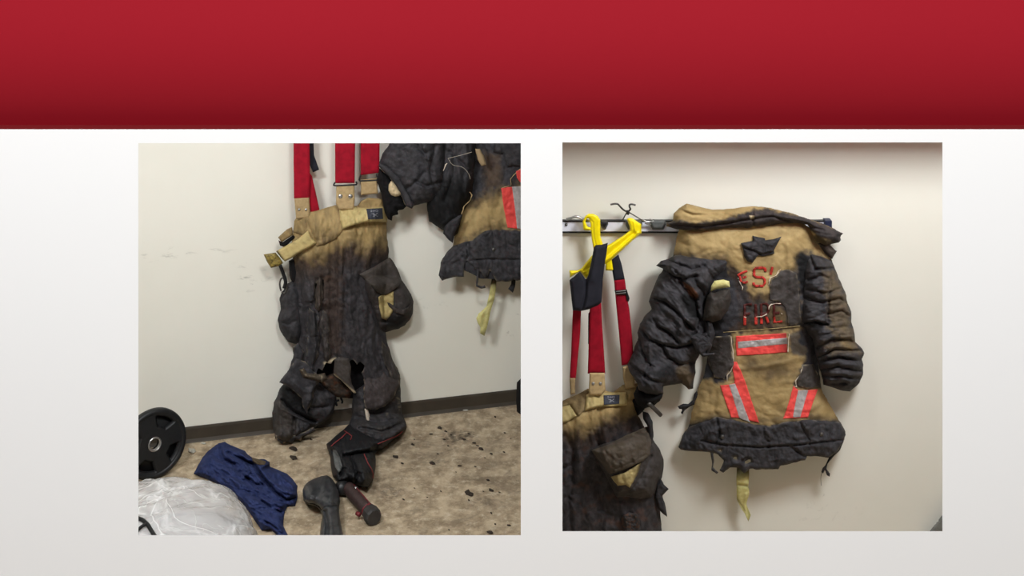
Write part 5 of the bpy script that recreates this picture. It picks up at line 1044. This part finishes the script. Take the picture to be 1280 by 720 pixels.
# ---- rubber boot lying on the floor
def boot():
    r = empty('rubber_boot', pt(floor_map, 408, 640, 0), 'dusty grey rubber boot lying on its side between navy shirt and torch', 'boot')
    sh = cloth('shaft', [(401, 628), (412, 624), (424, 622), (424, 640), (426, 655), (429, 669), (431, 684), (402, 688), (400, 668), (402.5, 655), (404, 646), (402, 637)], BOOTM, r, m=floor_map, base=.040, thick=.034, edge=10, h=1, rough=.2, seed=93, puff=True, back=.036, wr=[(.003, 12, 0, 1.5)], folds=[([(406, 640), (409, 655), (408, 675)], 2.2, -.014), ([(404, 634), (416, 636), (424, 634)], 3, .006), ([(414, 646), (416, 668)], 4, .006)])
    cloth('foot', [(378.5, 620), (378.4, 612), (381, 606), (386, 601.5), (393, 598), (402, 595), (409, 594), (414, 597), (419, 604), (423, 614), (425.5, 626), (424, 634), (414, 638), (402, 637), (399, 633), (393, 629.5), (386, 629), (381, 626)], BOOTM, r, m=floor_map, base=.042, thick=.048, edge=15, h=1, rough=.2, seed=94, puff=True, back=.038, wr=[(.002, 10, 0, 1)], folds=[([(412, 600), (416, 612), (414, 626)], 2.4, .006), ([(392, 602), (400, 612), (398, 626)], 6, -.006)])
    cloth('sole', [(379, 619), (382, 625.6), (388, 628), (395, 629.4), (401, 633.4), (404.6, 640), (406, 648), (403.6, 657), (402.6, 669), (400, 669), (401, 655), (403, 646), (400.6, 638.5), (396, 633.5), (390, 631.5), (383, 630), (379, 625)], plain('boot_sole', lin(96, 90, 78), .7), r, m=floor_map, base=.020, thick=.012, edge=2, h=.8, rough=.3, seed=95, back=.016)
boot()

# ---- right-angle torch
def torch():
    A = pt(floor_map, 435, 609.5, .028); B = pt(floor_map, 468, 647.5, .027)
    r = empty('torch', ((A.x + B.x) / 2, (A.y + B.y) / 2, 0), 'scorched brown hand torch with a red ring, lying on the floor under the trouser leg', 'torch')
    d = (B - A); L = d.length; M = facing(A, d)
    lathe('barrel', [(0, 0), (.018, 0), (.021, .004), (.0225, .02), (.022, L * .5), (.022, L * .80), (.020, L * .82), (0, L * .82)], TORCHM, r, M, 32)
    lathe('end_cap', [(0, L * .81), (.026, L * .81), (.029, L * .84), (.029, L * .97), (.025, L), (0, L)], plain('torch_cap', lin(58, 54, 52), .6), r, M, 10, smoothed=False)
    for z in (.77, .81): lathe('ring', [(.0215, L * z - .003), (.0242, L * z - .002), (.0248, L * z), (.0242, L * z + .002), (.0215, L * z + .003)], TORCHRED, r, M, 32)
    tube('red_trigger', [B + (A - B) * .22 + Vector((-.028, -.016, -.004)), B + (A - B) * .3 + Vector((-.03, -.018, -.006))], .007, TORCHRED, r, sub=2)
    p = pt(floor_map, 427.5, 610, .026)
    lathe('head', [(0, -.024), (.018, -.024), (.023, -.018), (.0235, .012), (.021, .022), (0, .022)], BLACKP, r, facing(p, (.45, -.55, .35)), 28)
    tube('red_line', [A + d * .1 + Vector((.012, -.004, .023)), A + d * .4 + Vector((.012, -.004, .0225)), A + d * .7 + Vector((.012, -.004, .0215))], .0018, TORCHRED, r, sub=2)
    lathe('chrome_clip', [(0, .003), (.005, .002), (.006, 0)], STEEL, r, facing(A + d * .18 + Vector((.014, -.006, .022)), (.3, -.3, 1)), 12)
torch()

# ---- black bag at the right edge
o = cloth('gear_bag', [(646, 478), (652, 472), (664, 470), (690, 474), (700, 484), (703, 500), (699, 516), (680, 521), (660, 523), (650, 522.5), (646, 516), (645, 498)], SOOTY, None, m=wall_left_map, base=.07, thick=.06, edge=10, h=1.5, rough=.2, seed=97, back=.06, wr=[(.005, 14, 30, 1.5)])
tag(o.obj, 'black bag against the wall at the right edge, barely in view', 'bag')

# ---- flakes of char and plaster on the floor
def flake(px, py, rx, ry, seed, label, group=None, mat=None, cat='debris', name='charred_flake', hgt=.0022):
    rnd = random.Random(seed); n = 9
    poly = []
    for i in range(n):
        a = 2 * math.pi * i / n; k = .65 + .5 * rnd.random(); poly.append((px + .85 * rx * k * math.cos(a) + .3 * rx * math.sin(a), py + .8 * ry * k * math.sin(a)))
    o = cloth(name, poly, mat or FLAKE, None, m=floor_map, base=.0012, thick=hgt, edge=2, h=.55 if rx < 4 else .8, rough=.25, step=2, seed=seed, back=0, rim=.001, wr=[(hgt * .8, 4, seed * 20, 1.5)] if rx > 2.5 else ())
    tag(o.obj, label, cat, group)
big = [(550, 534.5, 4.2, 3, 'charred flake on bare concrete, the one nearest the baseboard right of the trousers'), (541, 579, 5, 3.2, 'flat grey flake lying on the floor right of the torn liner'), (586.5, 616.5, 6, 6, 'largest black scrap on the bare concrete floor'),
       (601.5, 561, 4, 2.6, 'dark flake at the lower right end of the sooty patch'), (494.5, 571, 4.8, 3.2, 'dark square flake on the floor just right of the slumped liner'), (614, 612.5, 4, 3, 'dark bluish scrap to the right of the largest scrap'), (613, 665, 5, 3.2, 'black scrap at the bottom edge of the floor'), (366.5, 561, 6.5, 4, 'brown charred scrap on the floor under the left trouser leg'), (367, 572, 6, 4.2, 'darker charred scrap lying in front of the brown scrap under the left leg')]
for i, (x, y, a, b, l) in enumerate(big): flake(x, y, a, b, 200 + i, l)
small = [(539, 542.5, 3.2, 1.4), (516, 555.5, 3, 2.0), (502.5, 579, 2.6, 1.6), (575, 582, 4, 1.3), (614, 567, 2.8, 1.6), (630, 565, 2, 1.2), (610, 600, 3, 1.6), (586, 542, 2.6, 1.2), (580, 549, 3.4, 1.2), (564, 543.5, 2, 1), (619, 521, 1.4, 1.8), (631, 541, 2, 1), (636, 656.5, 3, 1.6), (561, 662, 1.6, 1.2), (534, 621.5, 1.8, 1.0), (551, 614, 1.6, 1.4), (504.5, 624, 1.8, 1.8), (594, 583, 2, 1), (586, 625, 1.6, 1.4), (614, 641, 1.4, 1.8), (557, 539, 2.4, 1.4), (593, 553.5, 3, 1.2), (555, 549, 2, 1), (597, 557, 2.4, 1), (624, 615, 2, .9), (619, 655, 1.4, 1.4), (518, 549, 1.2, 1), (310, 563, .1, .1), (389, 549, 2, 1.4), (518, 610, 1.4, .9), (604, 614, 1.4, .9), (638, 548, 1.2, .8), (547, 567, 2, 1), (570, 590, 1.2, .8), (560, 557, 1.5, .8), (606, 572, 1.6, .8)]
for i, (x, y, a, b) in enumerate(small):
    if a > .5: flake(x, y, a, b, 300 + i, 'small charred flake scattered on the bare concrete floor', 'small charred flakes on the floor')
flake(240, 563, 6, 4.5, 401, 'cream plaster chip on the floor beside the weight plate', None, CHIP, 'debris', 'plaster_chip', .006)
flake(254, 554, 4.5, 1.8, 402, 'thin pale plaster chip near the baseboard, behind the navy shirt', None, CHIP, 'debris', 'plaster_chip', .004)
flake(582, 512.5, 5, 1.3, 403, 'pale plaster chip below the baseboard at right', None, CHIP, 'debris', 'plaster_chip', .003)

# ================================================================== light and camera
def area(name, loc, target, sx, sy, power, col=(1, 1, 1)):
    l = bpy.data.lights.new(name, 'AREA'); l.shape = 'RECTANGLE'; l.size = sx; l.size_y = sy; l.energy = power; l.color = col
    o = bpy.data.objects.new(name, l); COL.objects.link(o); o.location = loc
    o.rotation_euler = (Vector(target) - Vector(loc)).to_track_quat('-Z', 'Y').to_euler(); return o
area('added_front_light', (0, .17, 4.25), (0, FRONT, 1.29), 6.3, 1.0, 262, (.985, .992, 1))  # added lamp; its falloff grades the white board from top to bottom
area('left_bay_light', (-.08, 2.3, 2.5), (-.7, 4.3, .1), .4, .25, 34, (.90, .965, .985))
area('left_bay_light', (-1.2, 2.2, 2.5), (-1.0, 4.3, 0), .5, .25, 49, (.90, .965, .985))  # second lamp, added to brighten the lower part of the left wall
area('right_bay_light', (1.25, 2.32, 2.42), (.85, 3.6, .1), .5, .5, 47, (.92, .975, 1))

w = bpy.data.worlds.new('World'); SC.world = w; w.use_nodes = True
w.node_tree.nodes['Background'].inputs[0].default_value = (1, 1, 1, 1); w.node_tree.nodes['Background'].inputs[1].default_value = .06

cam = bpy.data.cameras.new('camera'); co = bpy.data.objects.new('camera', cam); COL.objects.link(co)
co.location = (0, 0, CAMZ); co.rotation_euler = (math.pi / 2, 0, 0)
cam.sensor_width = 36; cam.lens = 36 * FOC / 1280; cam.shift_y = (HZ - 360) / 1280; cam.clip_start = .05
SC.camera = co
SC.view_settings.view_transform = 'Standard'; SC.view_settings.look = 'None'; SC.view_settings.gamma = 1; SC.view_settings.exposure = 0
SC.view_settings.use_curve_mapping = False
